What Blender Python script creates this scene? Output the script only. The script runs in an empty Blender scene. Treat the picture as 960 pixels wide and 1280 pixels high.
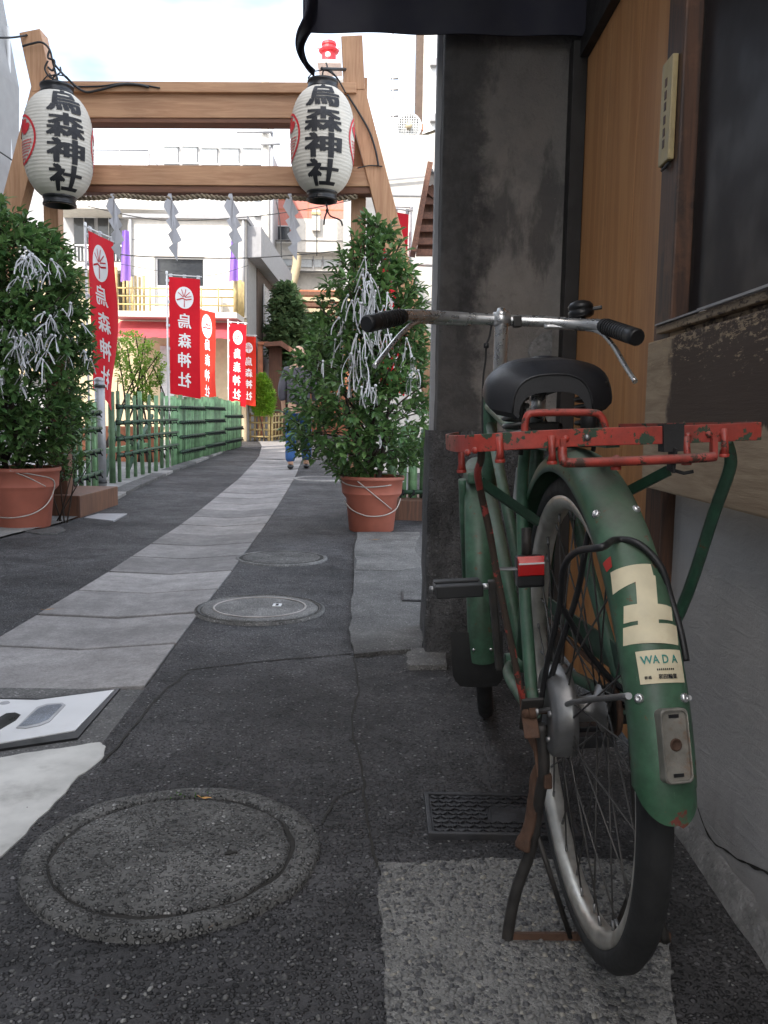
import bpy, bmesh, math, random
from mathutils import Vector, Matrix, noise
random.seed(7)
S = bpy.context.scene
COL = S.collection
R = math.radians
PI = math.pi

# ---------------------------------------------------------------- camera
F_PX, CAM_H = 1072.0, 0.80
PITCH, ROLL = R(6.2), R(0.9)
fw = Vector((0, math.cos(PITCH), -math.sin(PITCH)))
up0 = Vector((0, math.sin(PITCH), math.cos(PITCH)))
rt0 = Vector((1, 0, 0))
rt = rt0 * math.cos(ROLL) + up0 * math.sin(ROLL)
up = up0 * math.cos(ROLL) - rt0 * math.sin(ROLL)
CAMP = Vector((0, 0, CAM_H))
cd = bpy.data.cameras.new('camera')
cam = bpy.data.objects.new('camera', cd)
COL.objects.link(cam)
cd.sensor_width = 36.0
cd.lens = F_PX / 1280 * 36
cd.clip_start, cd.clip_end = 0.05, 500
cam.matrix_world = Matrix(((rt.x, up.x, -fw.x, 0), (rt.y, up.y, -fw.y, 0), (rt.z, up.z, -fw.z, CAM_H), (0, 0, 0, 1)))
S.camera = cam

# ---------------------------------------------------------------- light
SUN_EL = R(46)
to_sun = Vector((-0.52, -0.85, 0)).normalized() * math.cos(SUN_EL) + Vector((0, 0, math.sin(SUN_EL)))
w = bpy.data.worlds.new('World')
S.world = w
w.use_nodes = True
nt = w.node_tree
bg = nt.nodes['Background']
sky = nt.nodes.new('ShaderNodeTexSky')
sky.sky_type = 'NISHITA'
sky.sun_disc = False
sky.sun_elevation = SUN_EL
sky.sun_rotation = math.atan2(to_sun.x, to_sun.y)
sky.air_density, sky.dust_density, sky.ozone_density = 1.2, 3.0, 1.0
tc = nt.nodes.new('ShaderNodeTexCoord')
mp = nt.nodes.new('ShaderNodeMapping')
mp.inputs['Scale'].default_value = (1.2, 1.2, 3.0)
nz = nt.nodes.new('ShaderNodeTexNoise')
nz.inputs['Scale'].default_value = 1.6
nz.inputs['Detail'].default_value = 6
cr = nt.nodes.new('ShaderNodeValToRGB')
cr.color_ramp.elements[0].position, cr.color_ramp.elements[1].position = 0.40, 0.66
mx = nt.nodes.new('ShaderNodeMixRGB')
mx.inputs[2].default_value = (8.5, 8.8, 9.3, 1)       # thin bright cloud
nt.links.new(tc.outputs['Generated'], mp.inputs[0])
nt.links.new(mp.outputs[0], nz.inputs['Vector'])
nt.links.new(nz.outputs[0], cr.inputs[0])
nt.links.new(cr.outputs[0], mx.inputs[0])
nt.links.new(sky.outputs[0], mx.inputs[1])
nt.links.new(mx.outputs[0], bg.inputs[0])
bg.inputs[1].default_value = 0.15
sd = bpy.data.lights.new('sun', 'SUN')
sd.energy, sd.angle, sd.color = 2.4, R(0.5), (1.0, 0.95, 0.86)
sun = bpy.data.objects.new('sun', sd)
COL.objects.link(sun)
sun.rotation_euler = to_sun.to_track_quat('Z', 'Y').to_euler()
S.view_settings.view_transform = 'Standard'
S.view_settings.look = 'None'
S.view_settings.gamma = 1
S.view_settings.exposure = 1.42
S.view_settings.use_curve_mapping = False
S.render.engine = 'CYCLES'
S.cycles.max_bounces = 8
S.cycles.use_denoising = True

# ---------------------------------------------------------------- pixel helpers (photograph measured in 960 x 1280)
def ray(px, py):
    return (fw * F_PX + rt * (px - 480) - up * (py - 640)).normalized()
def at(px, py, Y):
    d = ray(px, py); return CAMP + d * (Y / d.y)
def atx(px, py, X):
    d = ray(px, py); return CAMP + d * (X / d.x)
def gr(px, py, z=0.0):
    d = ray(px, py); return CAMP + d * ((z - CAM_H) / d.z)
def gz(y):
    return max(0.0, y - 6.5) * 0.01
def V(*a): return Vector(a)

# ---------------------------------------------------------------- mesh helpers
class MB:
    def __init__(s): s.v, s.f, s.sm = [], [], []
    def add(s, vs, fs, smooth=False):
        o = len(s.v); s.v += [Vector(p) for p in vs]
        s.f += [tuple(i + o for i in f) for f in fs]; s.sm += [smooth] * len(fs); return s
    def box(s, c, d, m=None):
        c, d = Vector(c), Vector(d) / 2
        vs = [Vector((x * d.x, y * d.y, z * d.z)) for x in (-1, 1) for y in (-1, 1) for z in (-1, 1)]
        vs = [c + (m @ p if m else p) for p in vs]
        return s.add(vs, [(0, 1, 3, 2), (4, 6, 7, 5), (0, 4, 5, 1), (2, 3, 7, 6), (0, 2, 6, 4), (1, 5, 7, 3)])
    def boxp(s, lo, hi):
        lo, hi = Vector(lo), Vector(hi); return s.box((lo + hi) / 2, hi - lo)
    def bar(s, a, b, wd, ht, side=None):
        a, b = Vector(a), Vector(b); t = (b - a).normalized()
        sd_ = Vector(side) if side else (t.cross(V(0, 0, 1)) if abs(t.z) < .95 else V(1, 0, 0))
        sd_ = (sd_ - t * sd_.dot(t)).normalized(); n = sd_.cross(t)
        vs = [p + sd_ * (x * wd / 2) + n * (y * ht / 2) for p in (a, b) for x, y in ((-1, -1), (1, -1), (1, 1), (-1, 1))]
        return s.add(vs, [(0, 3, 2, 1), (4, 5, 6, 7), (0, 1, 5, 4), (1, 2, 6, 5), (2, 3, 7, 6), (3, 0, 4, 7)])
    def tube(s, pts, r, n=8, closed=False, caps=True, flat=1.0, smooth=True):
        P = [Vector(p) for p in pts]; k = len(P)
        rs = r if isinstance(r, (list, tuple)) else [r] * k
        T = []
        for i in range(k):
            a = P[(i - 1) % k] if closed or i else P[0]; b = P[(i + 1) % k] if closed or i < k - 1 else P[-1]
            T.append((b - a).normalized() if (b - a).length > 1e-9 else V(0, 0, 1))
        u = T[0].orthogonal().normalized(); vs = []
        for i in range(k):
            u = u - T[i] * u.dot(T[i])
            u = u.normalized() if u.length > 1e-6 else T[i].orthogonal().normalized()
            q = T[i].cross(u)
            for j in range(n):
                a = 2 * PI * j / n; vs.append(P[i] + (u * math.cos(a) + q * math.sin(a) * flat) * rs[i])
        fs = []
        for i in range(k if closed else k - 1):
            for j in range(n):
                a, b = i * n + j, i * n + (j + 1) % n; c = ((i + 1) % k) * n
                fs.append((a, b, c + (j + 1) % n, c + j))
        s.add(vs, fs, smooth)
        if caps and not closed:
            o = len(s.v) - len(vs)
            s.f += [tuple(o + j for j in reversed(range(n))), tuple(o + (k - 1) * n + j for j in range(n))]; s.sm += [False, False]
        return s
    def lathe(s, prof, c=(0, 0, 0), n=24, axis=None, smooth=True):
        c = Vector(c); ax = (Vector(axis) if axis else V(0, 0, 1)).normalized()
        u = V(1, 0, 0) if abs(ax.z) > .99 else ax.orthogonal().normalized(); q = ax.cross(u)
        vs = [c + ax * z + (u * math.cos(2 * PI * j / n) + q * math.sin(2 * PI * j / n)) * r for r, z in prof for j in range(n)]
        fs = [(i * n + j, i * n + (j + 1) % n, (i + 1) * n + (j + 1) % n, (i + 1) * n + j) for i in range(len(prof) - 1) for j in range(n)]
        return s.add(vs, fs, smooth)
    def grid(s, fn, nu, nv, smooth=True, flip=False):
        vs = [fn(i / nu, j / nv) for j in range(nv + 1) for i in range(nu + 1)]; k = nu + 1
        fs = [(j * k + i, j * k + i + 1, (j + 1) * k + i + 1, (j + 1) * k + i) for j in range(nv) for i in range(nu)]
        if flip: fs = [tuple(reversed(f)) for f in fs]
        return s.add(vs, fs, smooth)
    def poly(s, pts, thick):                        # polygon (3D points) extruded along thick vector
        n = len(pts); t = Vector(thick); a = [Vector(p) for p in pts]
        return s.add(a + [p + t for p in a], [tuple(reversed(range(n))), tuple(range(n, 2 * n))] + [(i, (i + 1) % n, n + (i + 1) % n, n + i) for i in range(n)])
    def ico(s, c, r, sub=1, sc=(1, 1, 1), jit=0):
        bm = bmesh.new(); bmesh.ops.create_icosphere(bm, subdivisions=sub, radius=1)
        c = Vector(c)
        vs = [c + V(p.co.x * sc[0], p.co.y * sc[1], p.co.z * sc[2]) * r * (1 + random.uniform(-jit, jit)) for p in bm.verts]
        fs = [tuple(x.index for x in f.verts) for f in bm.faces]; bm.free(); return s.add(vs, fs, True)
    def build(s, name, m, parent=None, world=False, loc=None, bevel=0, kind=None, seg=2, fixn=True):
        me = bpy.data.meshes.new(name)
        off = V(0, 0, 0)
        if world and parent is not None: off = Vector(parent['_o'] if '_o' in parent else parent.parent['_o'])
        if loc is not None: off = Vector(loc)
        me.from_pydata([tuple(p - off) for p in s.v], [], s.f)
        me.polygons.foreach_set('use_smooth', s.sm)
        if bevel or fixn:
            bm = bmesh.new(); bm.from_mesh(me)
            if fixn: bmesh.ops.recalc_face_normals(bm, faces=bm.faces)
            if bevel:
                ed = [e for e in bm.edges if len(e.link_faces) == 2 and e.calc_face_angle(0) > R(40)]
                bmesh.ops.bevel(bm, geom=ed, offset=bevel, segments=seg, affect='EDGES', profile=.6, clamp_overlap=True)
            bm.to_mesh(me); bm.free()
        me.materials.append(m)
        o = bpy.data.objects.new(name, me); COL.objects.link(o)
        if parent is not None: o.parent = parent
        elif loc is not None: o.location = off
        if kind: o['kind'] = kind
        return o

def tag(o, label, cat=None, group=None, kind=None):
    o['label'] = label
    if cat: o['category'] = cat
    if group: o['group'] = group
    if kind: o['kind'] = kind
    return o
def thing(name, label, cat, loc=(0, 0, 0), group=None):
    o = bpy.data.objects.new(name, None); COL.objects.link(o); o.location = loc; o.empty_display_size = .1
    o['_o'] = tuple(loc); return tag(o, label, cat, group)
def struct(name, loc=(0, 0, 0)):
    o = bpy.data.objects.new(name, None); COL.objects.link(o); o.location = loc; o['_o'] = tuple(loc); o['kind'] = 'structure'; return o
def spline(pts, n=8, closed=False):
    P = [Vector(p) for p in pts]; k = len(P); out = []
    for i in range(k if closed else k - 1):
        g = (lambda j: P[j % k]) if closed else (lambda j: P[min(max(j, 0), k - 1)])
        p0, p1, p2, p3 = g(i - 1), g(i), g(i + 1), g(i + 2)
        for t in range(n):
            t /= n
            out.append(.5 * ((2 * p1) + (p2 - p0) * t + (2 * p0 - 5 * p1 + 4 * p2 - p3) * t * t + (3 * p1 - p0 - 3 * p2 + p3) * t ** 3))
    if not closed: out.append(P[-1])
    return out
_tx = {}
def text_mesh(body, size=1.0, bold=0.0, cut=0.0):
    """flat lettering centred on the origin, x/y plus a tiny layer depth z (0..4); cut > 0 slices it so it can follow a curve"""
    key = (body, size, bold, cut)
    if key in _tx: return _tx[key]
    c = bpy.data.curves.new('t', 'FONT'); c.body = body; c.size = size; c.resolution_u = 3
    o = bpy.data.objects.new('t', c); COL.objects.link(o)
    dg = bpy.context.evaluated_depsgraph_get(); dg.update()
    me = bpy.data.meshes.new_from_object(o.evaluated_get(dg))
    bpy.data.objects.remove(o); bpy.data.curves.remove(c)
    bm = bmesh.new(); bm.from_mesh(me); bpy.data.meshes.remove(me)
    bmesh.ops.triangulate(bm, faces=bm.faces[:])
    xs = [v.co.x for v in bm.verts]; ys = [v.co.y for v in bm.verts]
    cx, cy = (min(xs) + max(xs)) / 2, (min(ys) + max(ys)) / 2
    for v in bm.verts: v.co.x -= cx; v.co.y -= cy
    wd, ht = max(xs) - min(xs), max(ys) - min(ys)
    if cut:
        for ax, ext in ((0, wd), (1, ht)):
            k = -ext / 2 + cut
            while k < ext / 2:
                no = V(1, 0, 0) if ax == 0 else V(0, 1, 0)
                bmesh.ops.bisect_plane(bm, geom=bm.verts[:] + bm.edges[:] + bm.faces[:], plane_co=no * k, plane_no=no); k += cut
    bmesh.ops.triangulate(bm, faces=bm.faces[:])
    bm.verts.index_update()
    v0 = [v.co.copy() for v in bm.verts]; f0 = [tuple(v.index for v in f.verts) for f in bm.faces]; bm.free()
    vs, fs = [], []
    sh = [(0, 0)] if not bold else [(0, 0), (bold, bold * .6), (-bold, bold * .6), (bold, -bold * .6), (-bold, -bold * .6)]
    for i, (dx, dy) in enumerate(sh):
        o_ = len(vs); vs += [V(p.x + dx, p.y + dy, i) for p in v0]; fs += [tuple(q + o_ for q in f) for f in f0]
    r = (vs, fs, wd + 2 * bold, ht + 1.2 * bold); _tx[key] = r; return r

# ---------------------------------------------------------------- materials
class N:
    def __init__(s, name):
        s.m = bpy.data.materials.new(name); s.m.use_nodes = True; s.t = s.m.node_tree; s.b = s.t.nodes['Principled BSDF']
        s.co = s.t.nodes.new('ShaderNodeTexCoord').outputs['Object']
    def n(s, typ, **kw):
        d = s.t.nodes.new('ShaderNode' + typ)
        for k, v in kw.items():
            if hasattr(d, k) and not isinstance(v, bpy.types.NodeSocket) and k not in ('inputs',): setattr(d, k, v)
        return d
    def set(s, sock, v):
        if isinstance(v, bpy.types.NodeSocket): s.t.links.new(v, sock)
        else:
            if sock.type == 'RGBA' and len(v) == 3: v = (*v, 1)
            sock.default_value = v
    def mapped(s, sc):
        m = s.n('Mapping'); s.set(m.inputs['Scale'], sc if isinstance(sc, (tuple, list)) else (sc, sc, sc)); s.set(m.inputs[0], s.co); return m.outputs[0]
    def noise(s, scale, detail=4, rough=.55, sc=None, dist=0):
        d = s.n('TexNoise'); s.set(d.inputs['Vector'], s.mapped(sc) if sc else s.co)
        s.set(d.inputs['Scale'], scale); s.set(d.inputs['Detail'], detail); s.set(d.inputs['Roughness'], rough); s.set(d.inputs['Distortion'], dist); return d.outputs[0]
    def voro(s, scale, feature='F1', sc=None, rnd=1):
        d = s.n('TexVoronoi'); d.feature = feature; s.set(d.inputs['Vector'], s.mapped(sc) if sc else s.co); s.set(d.inputs['Scale'], scale); s.set(d.inputs['Randomness'], rnd); return d
    def ramp(s, x, a, b, ca=0.0, cb=1.0):
        d = s.n('MapRange'); d.interpolation_type = 'SMOOTHSTEP'; s.set(d.inputs[0], x); s.set(d.inputs[1], a); s.set(d.inputs[2], b); s.set(d.inputs[3], ca); s.set(d.inputs[4], cb); return d.outputs[0]
    def mix(s, f, a, b, mode='MIX'):
        d = s.n('MixRGB'); d.blend_type = mode; s.set(d.inputs[0], f); s.set(d.inputs[1], a); s.set(d.inputs[2], b); return d.outputs[0]
    def math(s, op, a, b=0.0):
        d = s.n('Math'); d.operation = op; s.set(d.inputs[0], a); s.set(d.inputs[1], b); return d.outputs[0]
    def val(s, col, k):                            # colour times scalar
        d = s.n('VectorMath'); d.operation = 'SCALE'; s.set(d.inputs[0], col if isinstance(col, bpy.types.NodeSocket) else col); s.set(d.inputs['Scale'], k); return d.outputs[0]
    def bump(s, h, strength=.4, dist=.004, prev=None):
        d = s.n('Bump'); s.set(d.inputs['Height'], h); s.set(d.inputs['Strength'], strength); s.set(d.inputs['Distance'], dist)
        if prev is not None: s.set(d.inputs['Normal'], prev)
        return d.outputs[0]
    def xyz(s):
        d = s.n('SeparateXYZ'); s.set(d.inputs[0], s.co); return d.outputs
    def rnd(s): return s.n('ObjectInfo').outputs['Random']
    def island(s): return s.n('NewGeometry').outputs['Random Per Island']
    def out(s, col=None, rough=None, metal=None, nor=None, spec=None, **kw):
        for k, v in (('Base Color', col), ('Roughness', rough), ('Metallic', metal), ('Normal', nor), ('Specular IOR Level', spec)):
            if v is not None: s.set(s.b.inputs[k], v)
        for k, v in kw.items(): s.set(s.b.inputs[k.replace('_', ' ')], v)
        return s.m

def plain(name, col, rough=.6, metal=0, var=.2, scale=9, bump=.0, bscale=80, objvar=0, spec=None, dirt=0, dirtcol=(.06, .05, .045)):
    g = N(name)
    k = g.ramp(g.noise(scale, 5), .25, .75, 1 - var, 1 + var)
    if objvar: k = g.math('MULTIPLY', k, g.ramp(g.rnd(), 0, 1, 1 - objvar, 1 + objvar))
    c = g.val(col, k)
    if dirt: c = g.mix(g.ramp(g.noise(scale * .6, 8, .7), .5, .78, 0, dirt), c, dirtcol)
    nor = g.bump(g.noise(bscale, 4), bump, .003) if bump else None
    ro = g.ramp(g.noise(scale * 2, 4), .3, .7, max(rough - .08, .02), min(rough + .1, 1))
    return g.out(c, ro, metal, nor, spec)

def stony(name, base, contrast=.5, scale=130, pits=.5, bump=.8, stain=.25, tint=(1, 1, 1), rough=.85, big=2.0, light=.0, lightcol=(.3, .3, .29), wear=.35):
    """mineral surface: fine grit, pebbles of mixed size and tone set in a matrix, blotchy staining"""
    g = N(name)
    wob = g.n('VectorMath'); wob.operation = 'ADD'; g.set(wob.inputs[0], g.co)
    nz_ = g.n('TexNoise'); g.set(nz_.inputs['Scale'], scale * .8); g.set(nz_.inputs['Vector'], g.co)
    sc_ = g.n('VectorMath'); sc_.operation = 'SCALE'; g.set(sc_.inputs[0], nz_.outputs['Color']); sc_.inputs['Scale'].default_value = .35 / scale; g.set(wob.inputs[1], sc_.outputs[0])
    def vor(s_):
        d = g.n('TexVoronoi'); g.set(d.inputs['Vector'], wob.outputs[0]); g.set(d.inputs['Scale'], s_); return d
    vo, v2 = vor(scale * 1.5), vor(scale * .8)
    sp = g.n('SeparateColor'); g.set(sp.inputs[0], vo.outputs['Color'])
    sp2 = g.n('SeparateColor'); g.set(sp2.inputs[0], v2.outputs['Color'])
    stone = g.ramp(vo.outputs['Distance'], .30, .52, 1, 0)                       # 1 on a small stone
    big_ = g.math('MULTIPLY', g.ramp(v2.outputs['Distance'], .24, .40, 1, 0), g.ramp(sp2.outputs[0], .62, .66))   # a few larger stones
    k = g.math('ADD', g.math('MULTIPLY', g.noise(scale * 3, 4, .7), contrast * .9), 1 - contrast * .55)
    k = g.math('MULTIPLY', k, g.math('ADD', 1.0, g.math('MULTIPLY', stone, g.ramp(sp.outputs[1], 0, 1, -contrast * .45, contrast * .75))))
    k = g.math('MULTIPLY', k, g.math('ADD', 1.0, g.math('MULTIPLY', big_, g.ramp(sp2.outputs[1], 0, 1, -contrast * .3, contrast * 1.0))))
    st = g.math('MULTIPLY', g.ramp(g.noise(big, 8, .66), .3, .7, 1 - stain, 1 + stain), g.ramp(g.noise(big * 5, 6, .7), .3, .7, 1 - stain * .6, 1 + stain * .6))
    k = g.math('MULTIPLY', k, st)
    c = g.val(tuple(b * t for b, t in zip((base,) * 3, tint)), k)
    c = g.mix(g.ramp(g.noise(big * 1.7, 9, .72), .52, .72, 0, wear), c, tuple(min(1, base * 2.1 * t) for t in tint))
    if light:
        c = g.mix(g.math('MULTIPLY', stone, g.ramp(sp.outputs[0], 1 - light, 1 - light + .02, 0, .7)), c, lightcol)
    h = g.math('ADD', g.math('MULTIPLY', g.math('MAXIMUM', stone, big_), pits), g.noise(scale * .5, 7, .75))
    nor = g.bump(h, bump, .006)
    ro = g.ramp(g.noise(big * 4, 5), .3, .7, rough - .18, min(1, rough + .08))
    return g.out(c, ro, 0, nor, .35)

def wood(name, col, dark, axis='z', rough=.6, grain=1.0, worn=0, worncol=(.4, .33, .25)):
    g = N(name)
    sc = {'x': (2, 30, 30), 'y': (30, 2, 30), 'z': (30, 30, 2)}[axis]
    a = g.noise(1.4 * grain, 6, .6, sc, 1.2); b = g.noise(6 * grain, 3, .5, sc)
    c = g.mix(g.ramp(a, .35, .68), col, dark)
    c = g.mix(g.ramp(b, .5, .8, 0, .35), c, dark)
    c = g.val(c, g.ramp(g.noise(1.3, 3), .3, .7, .85, 1.12))
    if worn: c = g.mix(g.ramp(g.noise(5, 9, .72, sc if axis != 'z' else None), .52, .62, 0, worn), c, worncol)
    return g.out(c, rough, 0, g.bump(b, .15, .002))

def chipped(name, col, under, amount=.5, rough=.42, rust=(.13, .045, .02), sc=22, low=0):
    """old enamel: faded tone, flaked chips, rust bloom, scratches, settled dust and oily grime"""
    g = N(name)
    fade = tuple(min(1, q * .75 + .05) for q in col)
    c = g.mix(g.ramp(g.noise(5, 6, .7), .35, .7, 0, .55), col, fade)
    c = g.val(c, g.ramp(g.noise(24, 6, .7), .3, .7, .72, 1.2))
    c = g.mix(g.ramp(g.noise(9, 9, .74), .46, .72, 0, .68), c, (.026, .026, .02))
    scr = g.ramp(g.noise(3, 8, .8, (60, 60, 5)), .64, .67, 0, .55)
    c = g.mix(scr, c, tuple(min(1, q * 1.6 + .05) for q in col))
    n1 = g.noise(sc, 8, .66)
    if low: n1 = g.math('ADD', n1, g.ramp(g.xyz()[2], low - .05, low + .08, .20, 0))
    e = g.ramp(n1, 1 - amount, 1 - amount + .03)
    c = g.mix(e, c, under)
    e2 = g.ramp(g.noise(sc * 2.1, 7, .72), .62, .66)
    c = g.mix(g.math('MULTIPLY', e2, .8), c, rust)
    nz_ = g.n('SeparateXYZ'); g.set(nz_.inputs[0], g.n('NewGeometry').outputs['Normal'])
    du = g.math('MULTIPLY', g.ramp(nz_.outputs[2], .35, 1.0, 0, .5), g.ramp(g.noise(30, 6, .7), .3, .6, .3, 1))
    c = g.mix(du, c, (.17, .16, .135))
    ro = g.math('ADD', g.math('ADD', rough, g.math('MULTIPLY', du, .5)), g.math('MULTIPLY', g.math('MAXIMUM', e, e2), .3))
    return g.out(c, ro, 0, g.bump(g.math('ADD', g.math('ADD', e, e2), g.math('MULTIPLY', g.noise(60, 4), .25)), -.3, .001), .5)

M = {}
M['asphalt'] = stony('asphalt', .066, 1.15, 78, 1.0, 1.4, .58, (1.0, .97, .99), .82, 1.3, .06)
M['asphalt_old'] = stony('old asphalt', .085, 1.2, 78, .8, 1.0, .3, (1.0, .97, .98), .8, 1.5, .06)
M['concrete_lid'] = stony('aggregate concrete', .135, 1.3, 88, 1.0, 1.4, .34, (1, .98, .93), .85, 5, .10)
M['concrete_pad'] = stony('worn concrete', .105, .9, 90, .5, .7, .28, (1, .98, .95), .88, 3, .05)
M['pad_pale'] = stony('pale worn concrete', .16, .8, 90, .6, .9, .3, (1, .98, .94), .88, 4, .05)
M['pavement'] = stony('pale concrete', .24, .35, 90, .3, .5, .25, (1, .97, .92), .9, 2)
M['gravel_bed'] = stony('gravel cement', .215, .5, 160, .5, .8, .3, (1, .98, .92), .9, 3)
M['dirt'] = plain('dark dirt', (.02, .018, .015), .95, bump=.4)
def slab_mat():
    g = N('granite slab')
    k = g.math('ADD', g.math('MULTIPLY', g.noise(95, 7, .9), 1.9), .05)
    k = g.math('MULTIPLY', k, g.ramp(g.rnd(), 0, 1, .80, 1.16))
    k = g.math('MULTIPLY', k, g.ramp(g.noise(2.6, 8, .7), .3, .72, .74, 1.18))
    k = g.math('MULTIPLY', k, g.ramp(g.noise(13, 8, .75), .32, .7, .80, 1.14))
    c = g.val((.235, .222, .214), k)
    c = g.mix(g.ramp(g.noise(7, 9, .78), .60, .70, 0, .5), c, (.09, .085, .08))
    return g.out(c, .8, 0, g.bump(g.noise(90, 6, .8), .7, .004), .35)
M['slab'] = slab_mat()
M['white_patch'] = plain('white mortar', (.5, .49, .46), .85, var=.2, scale=7, bump=.5, bscale=60, dirt=.75, dirtcol=(.16, .15, .135))
M['plate'] = plain('pale steel plate', (.62, .62, .62), .5, .15, .06, 6, .1, 200, dirt=.25, dirtcol=(.3, .28, .26))
M['plate_dark'] = stony('mottled blue grey inset', .2, .8, 220, .3, .5, .2, (.9, 1, 1.15), .5)
M['iron'] = plain('cast iron', (.045, .045, .048), .5, .5, .3, 20, .3, 150, dirt=.4, dirtcol=(.09, .08, .07))
M['iron_light'] = plain('rubbed iron', (.33, .3, .28), .55, .3, .2, 20)

def pillar_mat():
    g = N('stained plaster pillar')
    x = g.xyz()[0]
    n1 = g.noise(4.5, 10, .72); n2 = g.noise(16, 9, .72); n3 = g.noise(2.6, 8, .68, (2.2, 2.2, .7))
    c = g.mix(g.ramp(n1, .30, .70), (.22, .205, .19), (.32, .288, .258))
    c = g.mix(g.ramp(n2, .48, .78, 0, .5), c, (.13, .122, .115))
    c = g.mix(g.ramp(n3, .50, .62, 0, .72), c, (.085, .081, .08))
    c = g.mix(g.ramp(g.noise(30, 8, .75), .62, .68, 0, .5), c, (.36, .31, .26))
    e = g.math('ADD', x, g.math('MULTIPLY', g.math('SUBTRACT', g.noise(6, 9, .7), .5), .34))
    lf = g.ramp(e, .13, .20, .78, 0)                       # sooty skin that has not flaked off, along the outer corner
    c = g.mix(lf, c, g.mix(g.ramp(n2, .4, .65), (.035, .035, .037), (.085, .083, .083)))
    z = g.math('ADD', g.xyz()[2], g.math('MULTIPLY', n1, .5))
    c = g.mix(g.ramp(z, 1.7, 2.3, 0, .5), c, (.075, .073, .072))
    h = g.math('ADD', g.math('MULTIPLY', lf, .9), g.math('ADD', g.ramp(n2, .40, .68, 0, .6), g.math('MULTIPLY', g.noise(70, 8, .78), 1.1)))
    return g.out(c, .88, 0, g.bump(h, .8, .006), .25)
M['pillar'] = pillar_mat()
M['plinth'] = stony('dark roughcast plinth', .085, .7, 90, .5, 1.0, .5, (1, 1, 1.02), .85, 3)
def door_mat():
    g = N('orange wood door')
    wv = g.noise(1.1, 7, .62, (9, 9, .55), 1.8)
    fine = g.noise(9, 4, .6, (14, 14, .6))
    c = g.mix(g.ramp(wv, .42, .62), (.58, .285, .115), (.48, .215, .08))
    c = g.mix(g.ramp(fine, .52, .75, 0, .45), c, (.36, .15, .055))
    c = g.mix(g.ramp(g.voro(2.2, sc=(1, 2.2, .9)).outputs['Distance'], .035, .02, 0, .0), c, (.6, .5, .4))
    c = g.mix(g.ramp(g.noise(9, 9, .75, (1, 1.6, .55)), .665, .675, 0, .75), c, (.66, .55, .42))
    c = g.mix(g.ramp(g.noise(2.2, 7, .7), .48, .75, 0, .35), c, (.2, .09, .04))
    return g.out(c, .5, 0, g.bump(fine, .1, .001), .4)
M['door'] = door_mat()
M['black_wood'] = plain('blackened wood', (.016, .014, .013), .6, var=.3, bump=.2)
M['post_wood'] = wood('dark reddish post', (.1, .042, .02), (.03, .014, .009), 'z', .55, 1.0, .25, (.22, .1, .05))
M['film'] = plain('dark glossy shutter', (.02, .018, .02), .42, 0, .3, 3, .06, 14, spec=.12)
def board_mat():
    g = N('weathered board')
    sc = (30, 2.2, 30)
    a = g.noise(1.6, 8, .7, sc, .8); b = g.noise(7, 6, .7, sc)
    x, y, z = g.xyz()
    c = g.mix(g.ramp(a, .3, .7), (.46, .36, .25), (.3, .22, .15))
    # old paint, peeled away along the top and at the far end
    edge = g.math('ADD', g.math('MULTIPLY', g.math('SUBTRACT', g.noise(8, 9, .72, (8, 5, 9)), .5), .34), z)
    yy = g.math('ADD', y, g.math('MULTIPLY', g.math('SUBTRACT', g.noise(20, 6, .6), .5), .09))
    m3 = g.ramp(yy, .665, .70, 1, 0)
    low = g.ramp(g.math('ADD', z, g.math('MULTIPLY', g.math('SUBTRACT', g.noise(14, 6, .6, (1, 3, 1)), .5), .05)), .79, .80, 0, 1)
    paint = g.math('MULTIPLY', g.math('MULTIPLY', g.ramp(edge, .96, .99, 1, 0), m3), low)
    top = g.ramp(z, .985, 1.0, 0, 1)
    paint = g.math('MAXIMUM', paint, g.math('MULTIPLY', top, g.ramp(b, .42, .5)))
    c = g.mix(g.math('MULTIPLY', paint, .93), c, (.062, .044, .037))
    pl = g.math('MULTIPLY', g.ramp(g.noise(5, 10, .75, (10, 4.5, 22)), .55, .585), g.math('MULTIPLY', g.ramp(edge, .89, .93), g.ramp(edge, .97, 1.04, 1, 0)))
    c = g.mix(g.math('MULTIPLY', pl, .9), c, (.5, .38, .25))
    h = g.math('ADD', g.math('MULTIPLY', b, .5), g.math('ADD', paint, g.math('MULTIPLY', pl, -.8)))
    return g.out(c, .8, 0, g.bump(h, .6, .003), .3)
M['board'] = board_mat()
def wall_mat():
    g = N('rendered concrete wall')
    n1 = g.noise(2.4, 8, .65); st = g.noise(2.5, 6, .65, (1, 2.5, .5))
    c = g.mix(g.ramp(n1, .3, .7), (.5, .488, .475), (.40, .392, .388))
    c = g.mix(g.ramp(st, .5, .75, 0, .65), c, (.19, .18, .172))
    z = g.math('ADD', g.xyz()[2], g.math('MULTIPLY', g.noise(6, 6), .25))
    c = g.mix(g.ramp(z, .12, .34, .6, 0), c, (.2, .19, .18))
    sw = g.noise(9, 7, .6, (1, 1.2, 5), 1.0)
    nor = g.bump(sw, .35, .006); nor = g.bump(g.noise(90, 5, .7), .3, .003, nor)
    return g.out(c, .82, 0, nor, .3)
M['wall'] = wall_mat()
M['footing'] = stony('rough wall footing', .2, .4, 60, .15, .9, .4, (1, .98, .95), .9, 4)
M['awning'] = plain('navy awning cloth', (.02, .02, .034), .7, var=.25, scale=5, bump=.15, bscale=400)
M['gate'] = wood('gate cypress', (.50, .285, .155), (.38, .195, .10), 'x', .55, .8)
M['gate_post'] = wood('gate cypress post', (.50, .285, .155), (.38, .195, .10), 'z', .55, .8)
M['gate_shade'] = wood('shaded joint cypress', (.2, .085, .045), (.13, .055, .03), 'x', .6)  # darker copy of the gate cypress, shade under the beams put into the colour
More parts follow.
